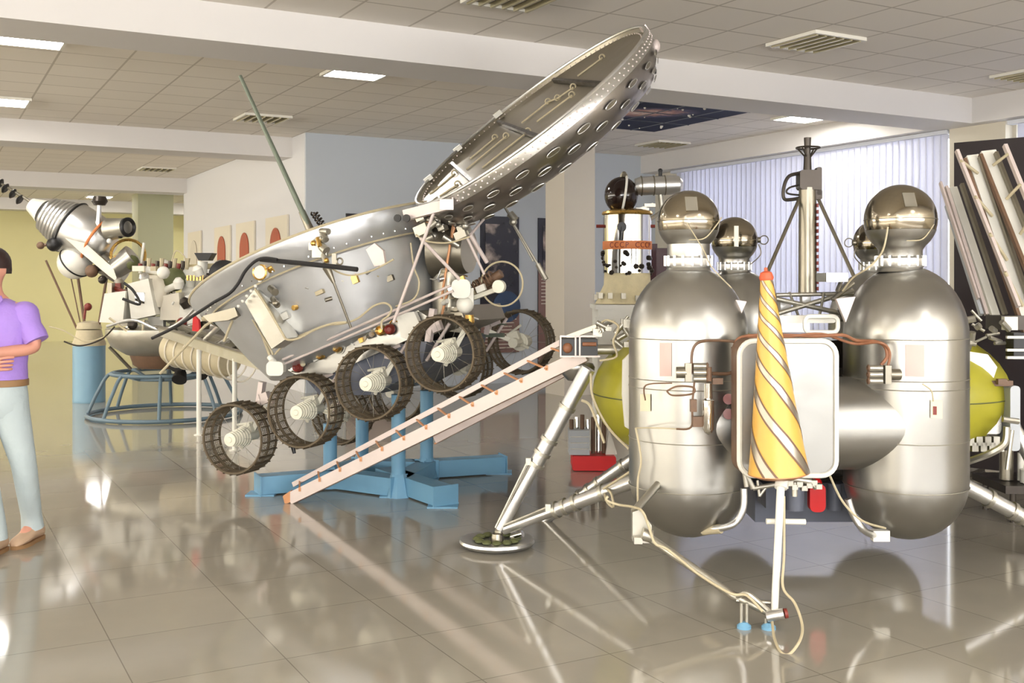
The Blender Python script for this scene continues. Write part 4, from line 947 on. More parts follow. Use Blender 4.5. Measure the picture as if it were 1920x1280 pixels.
# ---- blue stand that carries the rover
def xy(px, py): g_ = G(px, py); return g_
ST = thing('rover_stand', 'light blue steel stand of round posts on splayed box beams under the rover', 'stand', (-.9, 8.1, 0))
cc = V((-.62, 8.05, 0))
def foot(a, b, w=.15, h=.13):
    a = V(a); b = V(b); mb = MB(); mb.bar(a + V((0, 0, h / 2 + .01)), b + V((0, 0, h / 2 + .01)), w, h); ft = part('beam', mb, 'blue', ST)
    mb = MB(); q = (b - a).normalized(); mb.bar(b + V((0, 0, h / 2 + .01)), b + V((0, 0, h / 2 + .01)) + q * .008, w + .05, h + .02); mb.box(b + V((0, 0, .006)) - q * .03, (w + .06, w + .02, .012)); part('end_plate', mb, 'blue', ft)
    return ft
posts = [(785, 8.05, 700), (620, 8.0, 760), (680, 8.75, 690), (800, 8.8, 660)]
Pts = []
for px, d, top in ((747, 7.75, 690), (619, 8.1, 765), (679, 8.55, 720), (800, 8.45, 668)):
    c = P(px, 530, d); c.z = 0; Pts.append(c); w_b = (c - RO).dot(RW); t = c + V((0, 0, (-.108 - w_b) / RW.z)); mb = MB(); mb.cyl(c + V((0, 0, .0)), V((c.x, c.y, t.z)), .052, n=24); pp = part('post', mb, 'blue', ST)
    mb = MB(); mb.lathe([(0, 0), (.10, 0), (.095, .02), (.06, .15), (.052, .17), (0, .17)], c, (0, 0, 1), 8); part('post_base', mb, 'blue', pp)
foot(G(720, 910) , G(835, 950)); foot(Pts[0], Pts[3]); foot(Pts[3] + V((-.1, 0, 0)), G(942, 886)); foot(Pts[1] + V((.12, 0, 0)), G(484, 927)); foot(Pts[1], Pts[2]); foot(Pts[2], Pts[3]); foot(Pts[1], Pts[0])
# ================================================================ things around the two big exhibits
# ---- return craft on a white plinth
d = 9.6; sc = d / F
PL = thing('plinth', 'white plinth under the small round-topped capsule craft beside the column', 'plinth', (P(1180, 570, d).x, d, 0))
zt = P(0, 570, d).z; xc = P(1180, 570, d).x
mb = MB(); mb.box((xc, d, zt / 2 - .02), (.62, .62, zt - .04)); part('body', mb, 'white', PL); mb = MB(); mb.box((xc, d, zt - .02), (.66, .66, .04)); part('top', mb, 'white', PL)
mb = MB(); mb.box(P(1126, 604, d - .34), (.09, .01, .10)); s_ = part('caption_sign', mb, 'white', PL)
RC = thing('return_capsule_craft', 'small craft with a dark ball, silver drum with lettering and pale insulated skirt', 'spacecraft', (P(1176, 570, d).x, d, zt))
def RB(px, y0, y1): a = P(px, y0, d); return a, P(px, y1, d)
mb = MB(); a, b = RB(1176, 569, 512); mb.lathe([(0, 0), (60 * sc, 0), (56 * sc, .05), (44 * sc, .17), (43 * sc, (57) * sc), (0, 57 * sc)], a, (0, 0, 1), 28); part('insulated_skirt', mb, 'cream', RC)
mb = MB(); rs = random.Random(2)
for k in range(14):
    a_ = 2 * math.pi * k / 14; q = P(1176, 560, d) + V((58 * sc * math.cos(a_), 58 * sc * math.sin(a_), rs.uniform(0, .05))); mb.box(q, (.04, .04, .05))
part('skirt_bracket', mb, 'steel', RC, kind='stuff')
mb = MB(); mb.lathe([(0, 0), (45 * sc, 0), (45 * sc, 108 * sc), (40 * sc, 114 * sc), (0, 116 * sc)], P(1176, 512, d), (0, 0, 1), 36); dr = part('drum', mb, 'chrome', RC)
mb = MB(); mb.lathe([(45.6 * sc, 0), (46.2 * sc, .004), (46.2 * sc, 15 * sc), (45.6 * sc, 15.5 * sc)], P(1176, 468, d), (0, 0, 1), 36); part('orange_band', mb, 'orange', dr, 'orange band round the drum')
mb = MB(); mb.lathe([(46 * sc, 0), (48 * sc, .01), (46 * sc, .03), (30 * sc, .05), (0, .05)], P(1176, 403, d), (0, 0, 1), 30); part('shoulder_ring', mb, 'gold', dr)
# the letters on the band, bent round it
fc = bpy.data.curves.new('letters', 'FONT'); fc.body = 'CCCP'; fc.size = .085; fc.extrude = .002; fc.space_character = 1.25
to = bpy.data.objects.new('letters', fc); COL.objects.link(to); bpy.context.view_layer.update()
me = bpy.data.meshes.new_from_object(to); bpy.data.objects.remove(to)
r = 46.4 * sc; c = P(1176, 465, d); vv = []
for start in (math.radians(-50), math.radians(12)):
    for v in me.vertices:
        a_ = start + v.co.x / r * .72; vv.append(V((c.x + (r + v.co.z) * math.sin(a_), c.y - (r + v.co.z) * math.cos(a_), c.z + v.co.y * .8)))
nv = len(me.vertices); mb = MB(); mb.add(vv, [tuple(p.vertices) for p in me.polygons] + [tuple(i + nv for i in p.vertices) for p in me.polygons]); part('lettering', mb, 'redbrown', dr, 'dark red letters on the orange band', flat=True)
mb = MB()
for k in range(46):
    a_ = 2 * math.pi * rs.random(); z = P(0, 514 - 40 * rs.random(), d).z; q = V((P(1176, 0, d).x + 46 * sc * math.cos(a_), d + 46 * sc * math.sin(a_), z)); mb.ball(q, .012 + .014 * rs.random(), 8)
part('fitting', mb, 'dark_steel', RC, kind='stuff')
mb = MB(); mb.lathe([(0, -.01), (.04, 0), (.04, .05), (0, .05)], P(1165, 425, d - .2), (0, -1, 0), 12); mb.cyl(P(1165, 425, d - .24), P(1163, 450, d - .24), .012, n=8); part('hatch_clamp', mb, 'black', RC)
for px in (1118, 1228):
    mb = MB(); s = 1 if px > 1176 else -1; mb.cyl(P(1176 + s * 42, 424, d), P(px, 424, d), .015, n=8); part('side_nozzle', mb, 'redbrown', RC)
mb = MB(); c = P(1165, 366, d); mb.ball(c, 32 * sc, 32, 1.08); bl_ = part('descent_ball', mb, 'black_gloss', RC, 'glossy dark brown ball on top')
mb = MB(); mb.tube([c + V((.02 + .025 * math.sin(t), -33.2 * sc * math.cos(t), 35 * sc * math.sin(t))) for t in [R_(-88 + 176 * i / 20) for i in range(21)]], .011, 6); part('ball_strap', mb, 'white', bl_)
mb = MB(); mb.cyl(P(1170, 332, d), P(1170, 326, d), .04, .03, 12); mb.ball(P(1170, 326, d), .025, 10); part('ball_cap', mb, 'steel', bl_)
mb = MB(); mb.box(P(1165, 400, d), (.30, .2, .03)); part('ball_saddle', mb, 'black', RC)
mb = MB(); a = P(1190, 349, d); b = P(1280, 346, d); mb.lathe([(0, 0), (14 * sc, 0), (16 * sc, .03), (17.5 * sc, .06), (17.5 * sc, .2), (18 * sc, .21), (18 * sc, .33), (16 * sc, .40), (9 * sc, .43), (0, .435)], a, b - a, 30); cy = part('instrument_cylinder', mb, 'alu', RC)
for k in (.06, .17, .27):
    m = MB(); m.torus(a + (b - a).normalized() * k, b - a, 18 * sc, .006, 30, 6); part('hoop', m, 'steel', cy)
mb = MB(); mb.cyl(P(1238, 332, d), P(1238, 322, d), .018, n=10); mb.ball(P(1238, 320, d), .022, 10); part('knob', mb, 'black', cy)
mb = MB(); mb.cyl(P(1238, 362, d), P(1242, 400, d), .022, n=10); mb.cyl(P(1242, 396, d), P(1205, 420, d), .018, n=8); mb.box(P(1203, 405, d), (.12, .12, .14)); mb.box(P(1218, 385, d), (.10, .06, .03)); mb.bar(P(1190, 395, d), P(1225, 382, d), .03, .02); part('cylinder_bracket', mb, 'alu_dull', RC)
# maroon display boards
for (x0, x1, y0, dd, l) in ((1217, 1232, 457, 12.6, 'narrow maroon display board behind the capsule craft, the taller of two'), (1231, 1256, 465, 12.2, 'maroon display board behind the nearest ball-topped tank, the shorter of two')):
    a = P(x0, y0, dd); b = P(x1, y0, dd); t = thing('display_board', l, 'display board', ((a.x + b.x) / 2, dd, 0))
    mb = MB(); mb.box(((a.x + b.x) / 2, dd, a.z / 2 + .05), (b.x - a.x, .05, a.z - .1)); part('panel', mb, 'maroon', t); mb = MB(); mb.box(((a.x + b.x) / 2, dd, .02), (b.x - a.x + .1, .3, .04)); part('foot', mb, 'dark_steel', t)
# black banner
a = P(1790, 268, 8.7); b = V((5.6, 7.0, 0)); q = (V((b.x, b.y, 0)) - V((a.x, a.y, 0))); L = q.length; q.normalize(); nrm = V((q.y, -q.x, 0)); c = V((a.x, a.y, 0)) + q * (L / 2)
BN = thing('exhibit_banner', 'big black standing banner behind the raised white ramps, by the window', 'banner', c)
mb = MB(); mb.box(c + V((0, 0, a.z / 2 + .03)), (L, .03, a.z - .06), (q, nrm, EZ)); part('panel', mb, 'banner', BN)
for s in (-.45, .45):
    mb = MB(); mb.box(c + q * (s * L) + V((0, 0, .02)), (.06, .5, .04), (q, nrm, EZ)); part('foot', mb, 'dark_steel', BN)
# ---- red tray with grey equipment under the ramps
d = 8.9; c = P(1112, 870, d); c.z = 0
EQ = thing('equipment_tray', 'red tray on the floor carrying a grey instrument box, seen behind the lander leg', 'equipment', c)
z0 = 0.0
mb = MB(); mb.bevbox(c + V((0, 0, .065)), (.36, .26, .12), .02); part('tray', mb, 'red', EQ)
mb = MB(); mb.box(c + V((-.12, 0, .125 + .105)), (.17, .2, .20)); bx = part('instrument_box', mb, 'grey_box', EQ)
for k in range(3): m = MB(); m.box(c + V((-.12, -.102, .18 + .05 * k)), (.15, .006, .006)); part('box_seam', m, 'steel', bx)
mb = MB()
for k in range(7):
    mb = MB(); mb.cyl(c + V((-.18 + .045 * k, .02 * (k % 2), .33 if k < 4 else .13)), c + V((-.18 + .045 * k, .02 * (k % 2), .41 + .02 * (k % 3))), .018, n=12); part('canister', mb, 'chrome' if k % 2 else 'cable_br', EQ)
mb = MB(); mb.prism([c + V(q) for q in ((.10, -.05, .125), (.2, -.05, .125), (.13, -.05, .33))], (0, .1, 0)); part('wedge', mb, 'white', EQ)
# dark trolley at the far right
c = V((3.62, 7.1, 0)); TR = thing('equipment_trolley', 'low dark trolley of small parts at the picture edge beside the lander', 'trolley', c)
mb = MB(); mb.box(c + V((0, 0, .22)), (.9, .5, .05)); part('deck', mb, 'dark_steel', TR)
for x in (-.38, .38):
    for y in (-.2, .2): mb = MB(); mb.cyl(c + V((x, y, 0)), c + V((x, y, .2)), .02, n=10); part('leg', mb, 'dark_steel', TR)
rs = random.Random(4)
for k in range(12):
    q = c + V((rs.uniform(-.4, .4), rs.uniform(-.2, .2), .25)); h = .05 + .16 * rs.random(); mb = MB(); mb.cyl(q, q + V((0, 0, h)), .02 + .03 * rs.random(), n=12); part('fitting', mb, ('black', 'steel', 'redbrown', 'white')[k % 4], TR)

# ---- far probe on the blue drum
d = 13.9; s = d / F
c = P(167, 530, d); c.z = 0
PD = thing('drum_pedestal', 'blue cylindrical pedestal with a grey conical top under the tilted probe', 'pedestal', c)
mb = MB(); mb.lathe([(0, 0), (29 * s, 0), (29.5 * s, .02), (29 * s, .04), (29 * s, .74), (0, .74)], c, (0, 0, 1), 36); part('drum', mb, 'blue_drum', PD)
mb = MB(); mb.lathe([(30 * s, .735), (30 * s, .76), (24 * s, .87), (22 * s, .94), (0, .94)], c, (0, 0, 1), 36); part('cone_top', mb, 'cable', PD)
ztp = .94
TP = thing('tilted_probe', 'far silver probe tilted on thin rods, with black balls and a chain of black discs', 'spacecraft', c + V((0, 0, ztp)))
def Q(x, y, dd=0): return P(x, y, d + dd)
A, B = Q(80, 396), Q(226, 478); ax = B - A; L = ax.length
pr = [(0, -.02), (.12, 0)]
for k in range(6): pr += [((30 + 2.6 * k) * s, .06 + .055 * k), ((34 + 2.6 * k) * s, .075 + .055 * k), ((34 + 2.6 * k) * s, .095 + .055 * k), ((30 + 2.6 * k) * s, .11 + .055 * k)]
pr += [(47 * s, .42)]
mb = MB(); mb.lathe(pr, A, ax, 36); part('ribbed_section', mb, 'alu', TP)
mb = MB(); mb.lathe([(47 * s, .42), (50 * s, .44), (49 * s, .62), (46 * s, .80), (38 * s, .93), (24 * s, 1.02), (0, 1.05)], A, ax, 40); sd = part('smooth_section', mb, 'alu', TP)
mb = MB(); mb.torus(A + ax.normalized() * .43, ax, 50.5 * s, .014, 40, 6); part('black_ring', mb, 'black', sd)
mb = MB(); mb.torus(A + ax.normalized() * .82, ax, 47 * s, .018, 40, 6); part('orange_ring', mb, 'orange', sd)
mb = MB(); mb.cyl(A - ax.normalized() * .18, A, .09, .16, 16); part('nose_mesh', mb, 'white', TP)
mb = MB(); a, b = Q(80, 392), Q(-8, 338); mb.cyl(a, b, .018, n=8); ch = part('disc_mast', mb, 'steel', TP)
for x, y in ((0, 344), (10, 353), (24, 363), (37, 374)): m = MB(); m.lathe([(0, -.022), (.05, -.02), (.072, 0), (.05, .02), (0, .022)], Q(x, y), b - a, 18); part('black_disc', m, 'black', ch)
mb = MB(); mb.ball(Q(140, 492, -.1), 31 * s, 28); ws = part('white_ball', mb, 'white', TP); m = MB(); m.torus(Q(140, 492, -.1), (.8, -.3, .6), 31.5 * s, .01, 36, 6); part('dark_band', m, 'black', ws)
mb = MB(); mb.ball(Q(101, 458, -.3), 13 * s, 20); part('black_ball', mb, 'black', TP); mb = MB(); mb.ball(Q(76, 460, -.3), 7 * s, 14); mb.cyl(Q(76, 460, -.3), Q(125, 455, -.2), .02, n=8); part('small_ball', mb, 'cable_br', TP)
mb = MB(); mb.cyl(Q(184, 430, -.2), Q(186, 385, -.2), .035, .03, 12); sm_ = part('vane_stalk', mb, 'alu', TP); mb = MB(); mb.lathe([(0, -.05), (.07, -.06), (.10, -.01), (.08, .05), (0, .06)], Q(187, 376, -.2), (0, 0, 1), 20); part('vane_head', mb, 'dark_steel', sm_)
mb = MB(); mb.cyl(Q(205, 430, -.15), Q(236, 426, -.25), 21 * s, 17 * s, 22); dg = part('side_drum', mb, 'alu_dull', TP); m = MB(); m.torus(Q(240, 426, -.27), (1, -.5, 0), 15 * s, .025, 24, 8); part('drum_ring', m, 'black', dg)
for x, y, r, mm in ((226, 442, 5, 'black'), (247, 492, 14, 'green'), (172, 508, 12, 'cable_br'), (192, 524, 8, 'dark_steel'), (205, 452, 5, 'white'), (222, 486, 9, 'gold')):
    mb = MB(); mb.ball(Q(x, y, -.25), r * s, 14); part('fitting_ball', mb, mm, TP)
mb = MB(); mb.prism([Q(x, y, -.33) for x, y in ((122, 446), (150, 472), (205, 518), (222, 530), (212, 502), (160, 456))], (0, .06, 0)); part('side_panel', mb, 'alu_dull', TP)
mb = MB(); mb.cyl(Q(215, 505, -.2), Q(250, 480, -.2), .13, .16, 20); mb.cyl(Q(190, 490, -.1), Q(232, 520, -.1), .15, .12, 20); part('engine_drum', mb, 'tank', TP)
mb = MB(); mb.torus(Q(240, 478, -.1), (.3, -1, .3), 30 * s, .02, 36, 6); part('gold_hoop', mb, 'gold', TP)
mb = MB(); mb.cyl(Q(270, 455, -.2), Q(262, 512, -.2), .018, n=8); part('white_rod', mb, 'white', TP)
top = c + V((0, 0, ztp + .012))
for x, y, X2, r in ((86, 488, -.16, .014), (145, 512, -.05, .018), (200, 520, .12, .018), (132, 515, -.1, .008)):
    mb = MB(); mb.cyl(Q(x, y, -.05), top + V((X2, 0, 0)), r, n=8); part('support_rod', mb, 'cable_br', TP)
mb = MB(); mb.lathe([(0, 0), (.16, 0), (.14, .08), (.05, .10), (0, .10)], top, (0, 0, 1), 20); part('support_base', mb, 'cable', TP)
mb = MB(); mb.cyl(Q(158, 598, -.32), Q(161, 572, -.3), .016, n=8); mb.ball(Q(165, 575, -.3), .05, 12); part('lamp_probe', mb, 'redbrown', TP)

# ---- ring stand with a cluttered craft
d = 12.5; s = d / F; c = P(310, 530, d); c.z = 0
RS = thing('ring_stand', 'round blue tubular stand of two hoops and sloping legs on the floor', 'stand', c)
mb = MB(); mb.torus(c + V((0, 0, .03)), (0, 0, 1), .86, .024, 64, 8); part('hoop', mb, 'blue_grey', RS)
mb = MB(); mb.torus(c + V((0, 0, .50)), (0, 0, 1), .60, .022, 56, 8); part('hoop', mb, 'blue_grey', RS)
mb = MB(); mb.torus(c + V((0, 0, .44)), (0, 0, 1), .36, .016, 48, 8); part('hoop', mb, 'blue_grey', RS)
for k in range(8):
    a_ = 2 * math.pi * (k + .3) / 8; e = V((math.cos(a_), math.sin(a_), 0)); mb = MB(); mb.sm([c + e * .86 + V((0, 0, .03)), c + e * .74 + V((0, 0, .3)), c + e * .60 + V((0, 0, .50)), c + e * .36 + V((0, 0, .44))], .02, 8); part('leg', mb, 'blue_grey', RS)
CR = thing('station_craft', 'far craft crowded with white boxes and instruments on the blue ring stand', 'spacecraft', c + V((0, 0, .55)))
def Q(x, y, dd=0): return P(x, y, 12.5 + dd)
mb = MB(); mb.lathe([(0, 0), (.45, 0), (.62, .1), (.68, .22), (.68, .30), (0, .30)], c + V((.02, 0, .72)), (0, 0, 1), 40); hull = part('hull', mb, 'alu_dull', CR)
mb = MB(); mb.lathe([(.30, 0), (.36, .04), (.40, .16), (0, .16)], c + V((0, 0, .56)), (0, 0, 1), 28); part('lower_ring', mb, 'cable_br', CR)
mb = MB(); mb.lathe([(0, 0), (27 * s, 0), (30 * s, .06), (30 * s, .9), (24 * s, .98), (0, 1.0)], Q(322, 652, -.7), Q(505, 692, -1.6) - Q(322, 652, -.7), 30); tk = part('lattice_tank', mb, 'cable', CR)
mb = MB()
for k in range(8):
    t_ = .1 + .11 * k; p = Q(322, 652, -.7).lerp(Q(505, 692, -1.6), t_ * .85); m = MB(); m.torus(p, Q(505, 692, -1.6) - Q(322, 652, -.7), 31 * s, .010, 28, 6); part('tank_rib', m, 'picture_mat', tk)
deck = [((186, 604), (196, 550), (236, 545), (230, 606), 'white', -.5), ((246, 600), (238, 532), (278, 522), (292, 590), 'white', -.45), ((335, 612), (338, 560), (378, 540), (388, 600), 'white', -.35), ((300, 600), (302, 555), (335, 548), (338, 600), 'picture_mat', -.3), ((340, 555), (344, 502), (378, 498), (382, 552), 'white', -.1), ((210, 610), (206, 560), (240, 560), (246, 612), 'picture_mat', -.2)]
for p0, p1, p2, p3, m, dd in deck:
    mb = MB(); mb.prism([Q(*p0, dd), Q(*p1, dd), Q(*p2, dd), Q(*p3, dd)], (0, .22, 0)); part('white_box', mb, m, CR)
mb = MB(); mb.ball(Q(326, 524, -.15), 22 * s, 20); part('green_ball', mb, 'green', CR)
mb = MB(); mb.lathe([(0, 0), (24 * s, 0), (27 * s, .1), (22 * s, .3), (12 * s, .36), (0, .37)], Q(290, 575, -.2), (0, 0, 1), 24); part('domed_can', mb, 'picture_mat', CR)
mb = MB(); mb.prism([Q(364, 474, -.2), Q(398, 474, -.2), Q(390, 488, -.2), Q(372, 488, -.2)], (0, .2, 0)); part('black_hood', mb, 'black', CR)
mb = MB(); mb.cyl(Q(380, 490, -.1), Q(378, 520, -.1), .06, n=12); part('hood_post', mb, 'white', CR)
mb = MB(); mb.prism([Q(268, 500, 0), Q(470, 490, 0), Q(470, 498, 0), Q(268, 510, 0)], (0, .35, 0)); part('top_deck', mb, 'cream', CR)
mb = MB(); mb.lathe([(0, 0), (26 * s, 0), (28 * s, .15), (10 * s, .2), (0, .2)], Q(420, 520, -.2), (.3, -1, .2), 26); part('black_lens', mb, 'black', CR)
mb = MB()
for k in range(7): m = MB(); m.box(Q(352 + 6 * k, 521, -.32), (.02, .03, .06)); part('gold_contact', m, 'gold', CR)
rs = random.Random(11); ms_ = ('white', 'alu', 'picture_mat', 'steel', 'cable', 'redbrown', 'alu_dull', 'chrome', 'dark_steel', 'white')
for k in range(72):
    x = rs.uniform(204, 430); y = rs.uniform(502, 622); y = max(y, 500 + (x < 260) * 40); q = Q(x, y, rs.uniform(-.5, .25)); m = MB(); t_ = k % 4
    if t_ == 0: m.box(q, (.05 + .13 * rs.random(), .1, .04 + .1 * rs.random()))
    elif t_ == 1: m.cyl(q, q + V((rs.uniform(-.3, .3), rs.uniform(-.1, .1), rs.uniform(-.15, .15))), .012 + .03 * rs.random(), n=10)
    elif t_ == 2: m.ball(q, .03 + .05 * rs.random(), 12)
    else: m.lathe([(0, 0), (.05, 0), (.06, .08), (.03, .12), (0, .12)], q, (rs.uniform(-.5, .5), -.3, 1), 14)
    part('instrument', m, ms_[rs.randrange(10)], CR)
for k in range(12):
    x = 262 + 8 * k; m = MB(); m.cyl(Q(x, 505, -.1), Q(x + 2, 494 - (k % 3) * 5, -.1), .02, .03, 8); part('top_fitting', m, ('redbrown', 'dark_steel', 'cable')[k % 3], CR)
for pts, r, m in ((((200, 612), (250, 600), (300, 618), (340, 602), (380, 560)), .018, 'alu'), (((205, 596), (240, 622), (262, 640), (270, 600)), .014, 'cable'), (((230, 560), (262, 570), (250, 545), (232, 530)), .016, 'black'), (((120, 640), (150, 648), (190, 636), (215, 612)), .009, 'dark_steel'), (((92, 612), (120, 620), (160, 640), (200, 630)), .007, 'cable'), (((322, 490), (330, 470), (345, 480), (350, 500)), .008, 'cable')):
    mb = MB(); mb.sm([Q(x, y, -.62) for x, y in pts], r, 8); part('cable', mb, m, CR)
for x, y, r in ((336, 712, 13), (382, 704, 9), (330, 684, 14)):
    m = MB(); a = Q(x, y, -.75); m.lathe([(0, 0), (r * s, 0), (r * s * .8, .1), (.03, .18), (.025, .3), (0, .3)], a, Q(345, 668, -.5) - a, 18); part('black_nozzle', m, 'rubber', CR)
for a, b in (((205, 650), (240, 700)), ((275, 650), (262, 690)), ((330, 650), (370, 700)), ((250, 650), (255, 700))):
    m = MB(); p = Q(*a, 0); e = (V((p.x, p.y, 0)) - c); q = c + V(((b[0] - 310) * s, .1, .53)); m.cyl(V((p.x, 12.5, .80)), q, .02, n=8); part('landing_strut', m, 'steel', CR)
# its lowered ramp on two white posts
a0 = Q(296, 620, -.55); a1 = P(505, 688, 9.15)
for off, w in ((V((0, 0, 0)), .05), (V((.06, .30, .03)), .05)):
    m = MB(); m.bar(a0 + off, a1 + off, w, .09); rr = part('ramp_beam', m, 'alu_dull', CR); m = MB(); m.bar(a0 + off + V((0, -.03, .055)), a1 + off + V((0, -.03, .055)), .07, .012); part('beam_flange', m, 'steel', rr)
for k in range(7):
    m = MB(); p = a0.lerp(a1, (k + .5) / 7); m.bar(p, p + V((.06, .30, .03)), .03, .03); part('rung', m, 'alu_dull', CR)
for a, b in (((385, 636), (445, 580)), ((405, 650), (465, 610)), ((430, 640), (452, 600))):
    m = MB(); m.cyl(P(*a, 10.6), P(*b, 10.0), .025, n=10); part('ramp_strut', m, 'alu', CR)
m = MB(); m.prism([P(x, y, 10.4) for x, y in ((362, 590), (372, 600), (374, 622), (360, 620))], (0, .06, 0)); part('red_flag', m, 'red', CR)
m = MB(); m.prism([P(x, y, 10.2) for x, y in ((466, 600), (480, 618), (486, 636), (470, 632))], (0, .06, 0)); part('red_flag', m, 'red', CR)
for px, y, dd in ((373, 655, 10.85), (440, 672, 9.85)):
    p = P(px, y, dd); m = MB(); m.cyl((p.x, p.y, 0), p, 4.6 * dd / F, n=12); m.lathe([(0, 0), (.05, 0), (.05, .008), (0, .008)], (p.x, p.y, 0), (0, 0, 1), 16); part('support_post', m, 'white', CR)

# ---- visitor at the left edge
d = 6.15; O_ = V((P(-12, 530, d).x, d, 0))
MN = thing('person', 'man in a purple short-sleeved shirt and pale jeans standing with folded arms', 'person', O_)
def skin(name, pts, edges, mname, parent, sub=2, label=None):
    me = bpy.data.meshes.new(name); me.from_pydata([p[:3] for p in pts], edges, [])
    me.materials.append(MAT[mname]); o = bpy.data.objects.new(name, me); COL.objects.link(o); o.parent = parent; INV[o.name] = INV[parent.name]
    k = o.modifiers.new('skin', 'SKIN'); k.use_smooth_shade = True; k.branch_smoothing = .6
    for i, p in enumerate(pts):
        sv = me.skin_vertices[0].data[i]; sv.radius = (p[3], p[3]); sv.use_root = (i == 0)
    u_ = o.modifiers.new('sub', 'SUBSURF'); u_.levels = sub; u_.render_levels = sub
    return props(o, label)
pts = []; ed = []
def vx(x, y, z, r, par=None):
    pts.append((x, y, z, r)); i = len(pts) - 1
    if par is not None: ed.append((par, i))
    return i
pel = vx(0, .02, .95, .085); sp1 = vx(0, .02, 1.10, .09, pel); sp2 = vx(0, .01, 1.27, .10, sp1); nk0 = vx(0, .01, 1.41, .07, sp2); nk1 = vx(-.005, -.0, 1.49, .056, nk0)
h1 = vx(-.01, -.02, 1.555, .068, nk1); h2 = vx(-.012, -.022, 1.63, .080, h1); h3 = vx(-.012, -.005, 1.69, .074, h2)
ns = vx(-.01, -.108, 1.605, .012, h2)
for s_ in (-1, 1):
    e_ = vx(-.012 + s_ * .082, .005, 1.62, .016, h2)
# his left arm (towards the middle of the picture)
s1 = vx(.17, .02, 1.385, .058, nk0); e1 = vx(.245, .0, 1.17, .044, s1); w1 = vx(.04, -.205, 1.150, .030, e1); p1 = vx(-.035, -.215, 1.165, .034, w1)
for k in range(4):
    f1 = vx(-.075, -.235 + .0, 1.195 - .021 * k, .0095, p1); f2 = vx(-.112, -.222, 1.197 - .022 * k, .0088, f1); f3 = vx(-.138 + .004 * k, -.200, 1.195 - .022 * k, .008, f2)
t1 = vx(-.02, -.235, 1.205, .0105, p1); t2 = vx(-.045, -.245, 1.232, .009, t1)
s2 = vx(-.17, .02, 1.385, .058, nk0); e2 = vx(-.245, -.02, 1.15, .044, s2); w2 = vx(-.02, -.165, 1.085, .030, e2); p2 = vx(.07, -.150, 1.095, .034, w2)
for k in range(4):
    f1 = vx(.112, -.150, 1.125 - .021 * k, .0095, p2); f2 = vx(.145, -.128, 1.128 - .022 * k, .0088, f1); f3 = vx(.168 - .004 * k, -.100, 1.128 - .022 * k, .008, f2)
t1 = vx(.06, -.165, 1.135, .0105, p2); t2 = vx(.085, -.165, 1.165, .009, t1)
for hp, kn, an, to_ in (((.09, .03, .90), (.145, .06, .50), (.115, .24, .11), (.10, .14, .05)), ((-.09, .02, .90), (-.02, -.08, .50), (.035, -.06, .11), (.03, -.20, .045))):
    a = vx(*hp, .062, pel); b = vx(*kn, .046, a); c_ = vx(*an, .034, b); e_ = vx(*to_, .034, c_)
skin('body', pts, ed, 'skin', MN, 2)
def ell(z, rx, ry, x=0, y=0, n=24): return [O_ + V((x + rx * math.cos(2 * math.pi * i / n), y + ry * math.sin(2 * math.pi * i / n), z)) for i in range(n)]
mb = MB(); mb.loft([ell(.955, .176, .128, 0, .02), ell(.99, .182, .132, 0, .02), ell(1.08, .178, .130, 0, .02), ell(1.2, .195, .14, 0, .01), ell(1.32, .215, .138, 0, .01), ell(1.39, .20, .118, 0, .015), ell(1.435, .13, .088, 0, .01), ell(1.46, .075, .07, 0, .01)])
for s_ in (-1, 1): mb.ball(O_ + V((s_ * .17, .018, 1.372)), .080, 20, .9)
sh = part('shirt', mb, 'shirt', MN)
for s_, el in ((1, (.255, .0, 1.20)), (-1, (-.255, -.02, 1.18))):
    sx = V((s_ * .155, .02, 1.385)); ex = V(el); mb = MB(); pl_ = [sx.lerp(ex, t_) + O_ for t_ in (0, .25, .5, .75, .93)]; mb.tube(pl_, lambda t_: .078 - .012 * t_ + .006 * math.sin(9 * t_), 18); part('sleeve', mb, 'shirt', sh)
mb = MB()
for s_ in (-1, 1): mb.prism([O_ + V(q) for q in ((s_ * .012, -.085, 1.435), (s_ * .06, -.115, 1.40), (s_ * .085, -.07, 1.45), (s_ * .06, -.045, 1.475))], (0, .012, .004))
part('collar', mb, 'shirt', sh)
mb = MB(); mb.prism([O_ + V(q) for q in ((-.012, -.11, 1.42), (.012, -.11, 1.42), (.012, -.128, 1.30), (.012, -.14, 1.2), (-.012, -.14, 1.2), (-.012, -.128, 1.30))], (0, -.006, 0)); part('button_strip', mb, 'shirt', sh)
for k in range(3): m = MB(); m.ball(O_ + V((0, -.137 - .006 * k, 1.38 - .09 * k)), .006, 8); part('button', m, 'white', sh)
mb = MB(); mb.loft([ell(.972, .172, .126, 0, .02), ell(.94, .178, .132, 0, .02), ell(.88, .185, .135, 0, .02), ell(.82, .180, .125, 0, .02), ell(.775, .150, .10, 0, .02)])
for hx, path in ((1, ((.088, .02, .86, .098), (.112, .04, .68, .088), (.145, .06, .50, .070), (.138, .13, .33, .064), (.118, .22, .17, .058), (.115, .245, .085, .064))), (-1, ((-.088, .02, .86, .098), (-.055, -.03, .68, .088), (-.02, -.08, .50, .070), (.008, -.07, .33, .064), (.033, -.05, .17, .058), (.035, -.045, .085, .064)))):
    q = smooth([V(z[:3]) + O_ for z in path], 4); rr = [z[3] for z in path]
    def rad(t, rr=rr): x = t * (len(rr) - 1); i = min(int(x), len(rr) - 2); return rr[i] + (rr[i + 1] - rr[i]) * (x - i)
    mb.tube(q, rad, 20)
part('jeans', mb, 'jeans', MN)
mb = MB(); mb.loft([ell(.955, .180, .136, 0, .02), ell(.957, .186, .142, 0, .02), ell(.993, .186, .142, 0, .02), ell(.995, .180, .136, 0, .02)], cap=False); bt = part('belt', mb, 'leather', MN)
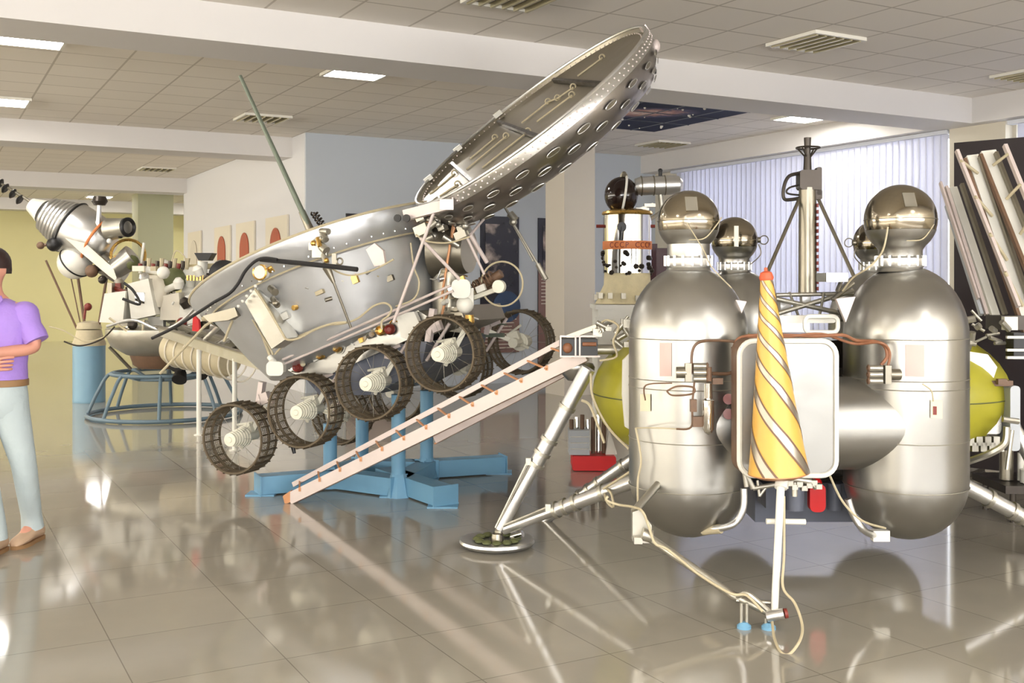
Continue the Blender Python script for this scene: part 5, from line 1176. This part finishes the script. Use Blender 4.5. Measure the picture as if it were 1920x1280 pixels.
mb = MB(); mb.bevbox(O_ + V((-.01, -.125, .974)), (.055, .008, .042), .006); part('buckle', mb, 'gold', bt)
for (ax_, ay, tx, ty) in ((.115, .25, .10, .06), (.035, -.04, .03, -.24)):
    mb = MB(); dv = V((tx - ax_, ty - ay, 0)).normalized(); sd_ = V((-dv.y, dv.x, 0)); o_ = O_ + V((ax_, ay, 0)); rings = []
    for t_, w_, h_ in ((-.09, .028, .05), (-.07, .040, .085), (-.02, .043, .11), (.04, .043, .095), (.10, .050, .065), (.16, .050, .05), (.20, .036, .038), (.215, .016, .02)):
        rings.append([o_ + dv * t_ + sd_ * (w_ * math.cos(2 * math.pi * i / 16)) + V((0, 0, .014 + h_ * .5 + h_ * .5 * math.sin(2 * math.pi * i / 16))) for i in range(16)])
    mb.loft(rings); sh_ = part('shoe', mb, 'shoe', MN)
    mb = MB(); ol = [o_ + dv * t_ + sd_ * w_ for t_, w_ in ((-.095, 0), (-.08, .035), (-.02, .042), (.04, .042), (.10, .052), (.17, .050), (.215, .02), (.22, 0), (.215, -.02), (.17, -.05), (.10, -.052), (.04, -.042), (-.02, -.042), (-.08, -.035))]; mb.prism(ol, (0, 0, .022)); part('sole', mb, 'leather', sh_)
mb = MB(); hc = O_ + V((-.012, .005, 1.655)); rings = []
for i in range(9):
    t_ = R_(-12 + 102 * i / 8); rings.append([hc + V((.094 * math.cos(t_) * math.cos(q), .022 + .105 * math.cos(t_) * math.sin(q), .105 * math.sin(t_) - (.03 if math.sin(q) > .2 else 0) * (i < 2))) for q in [2 * math.pi * j_ / 24 for j_ in range(24)]])
mb.loft(rings); part('hair', mb, 'hair', MN)
for s_ in (-1, 1):
    m = MB(); m.ball(O_ + V((-.012 + s_ * .031, -.088, 1.632)), .011, 12); ey = part('eye', m, 'eye', MN); m = MB(); m.ball(O_ + V((-.012 + s_ * .031, -.0955, 1.632)), .005, 10); part('iris', m, 'iris', ey)
    m = MB(); m.sm([O_ + V((-.012 + s_ * .018, -.1, 1.652)), O_ + V((-.012 + s_ * .034, -.1, 1.657)), O_ + V((-.012 + s_ * .05, -.09, 1.652))], .004, 6); part('eyebrow', m, 'hair', MN)
m = MB(); m.sm([O_ + V((-.035, -.082, 1.563)), O_ + V((-.012, -.092, 1.566)), O_ + V((.011, -.082, 1.563))], .006, 8); part('mouth', m, 'lip', MN)
bpy.context.view_layer.update()
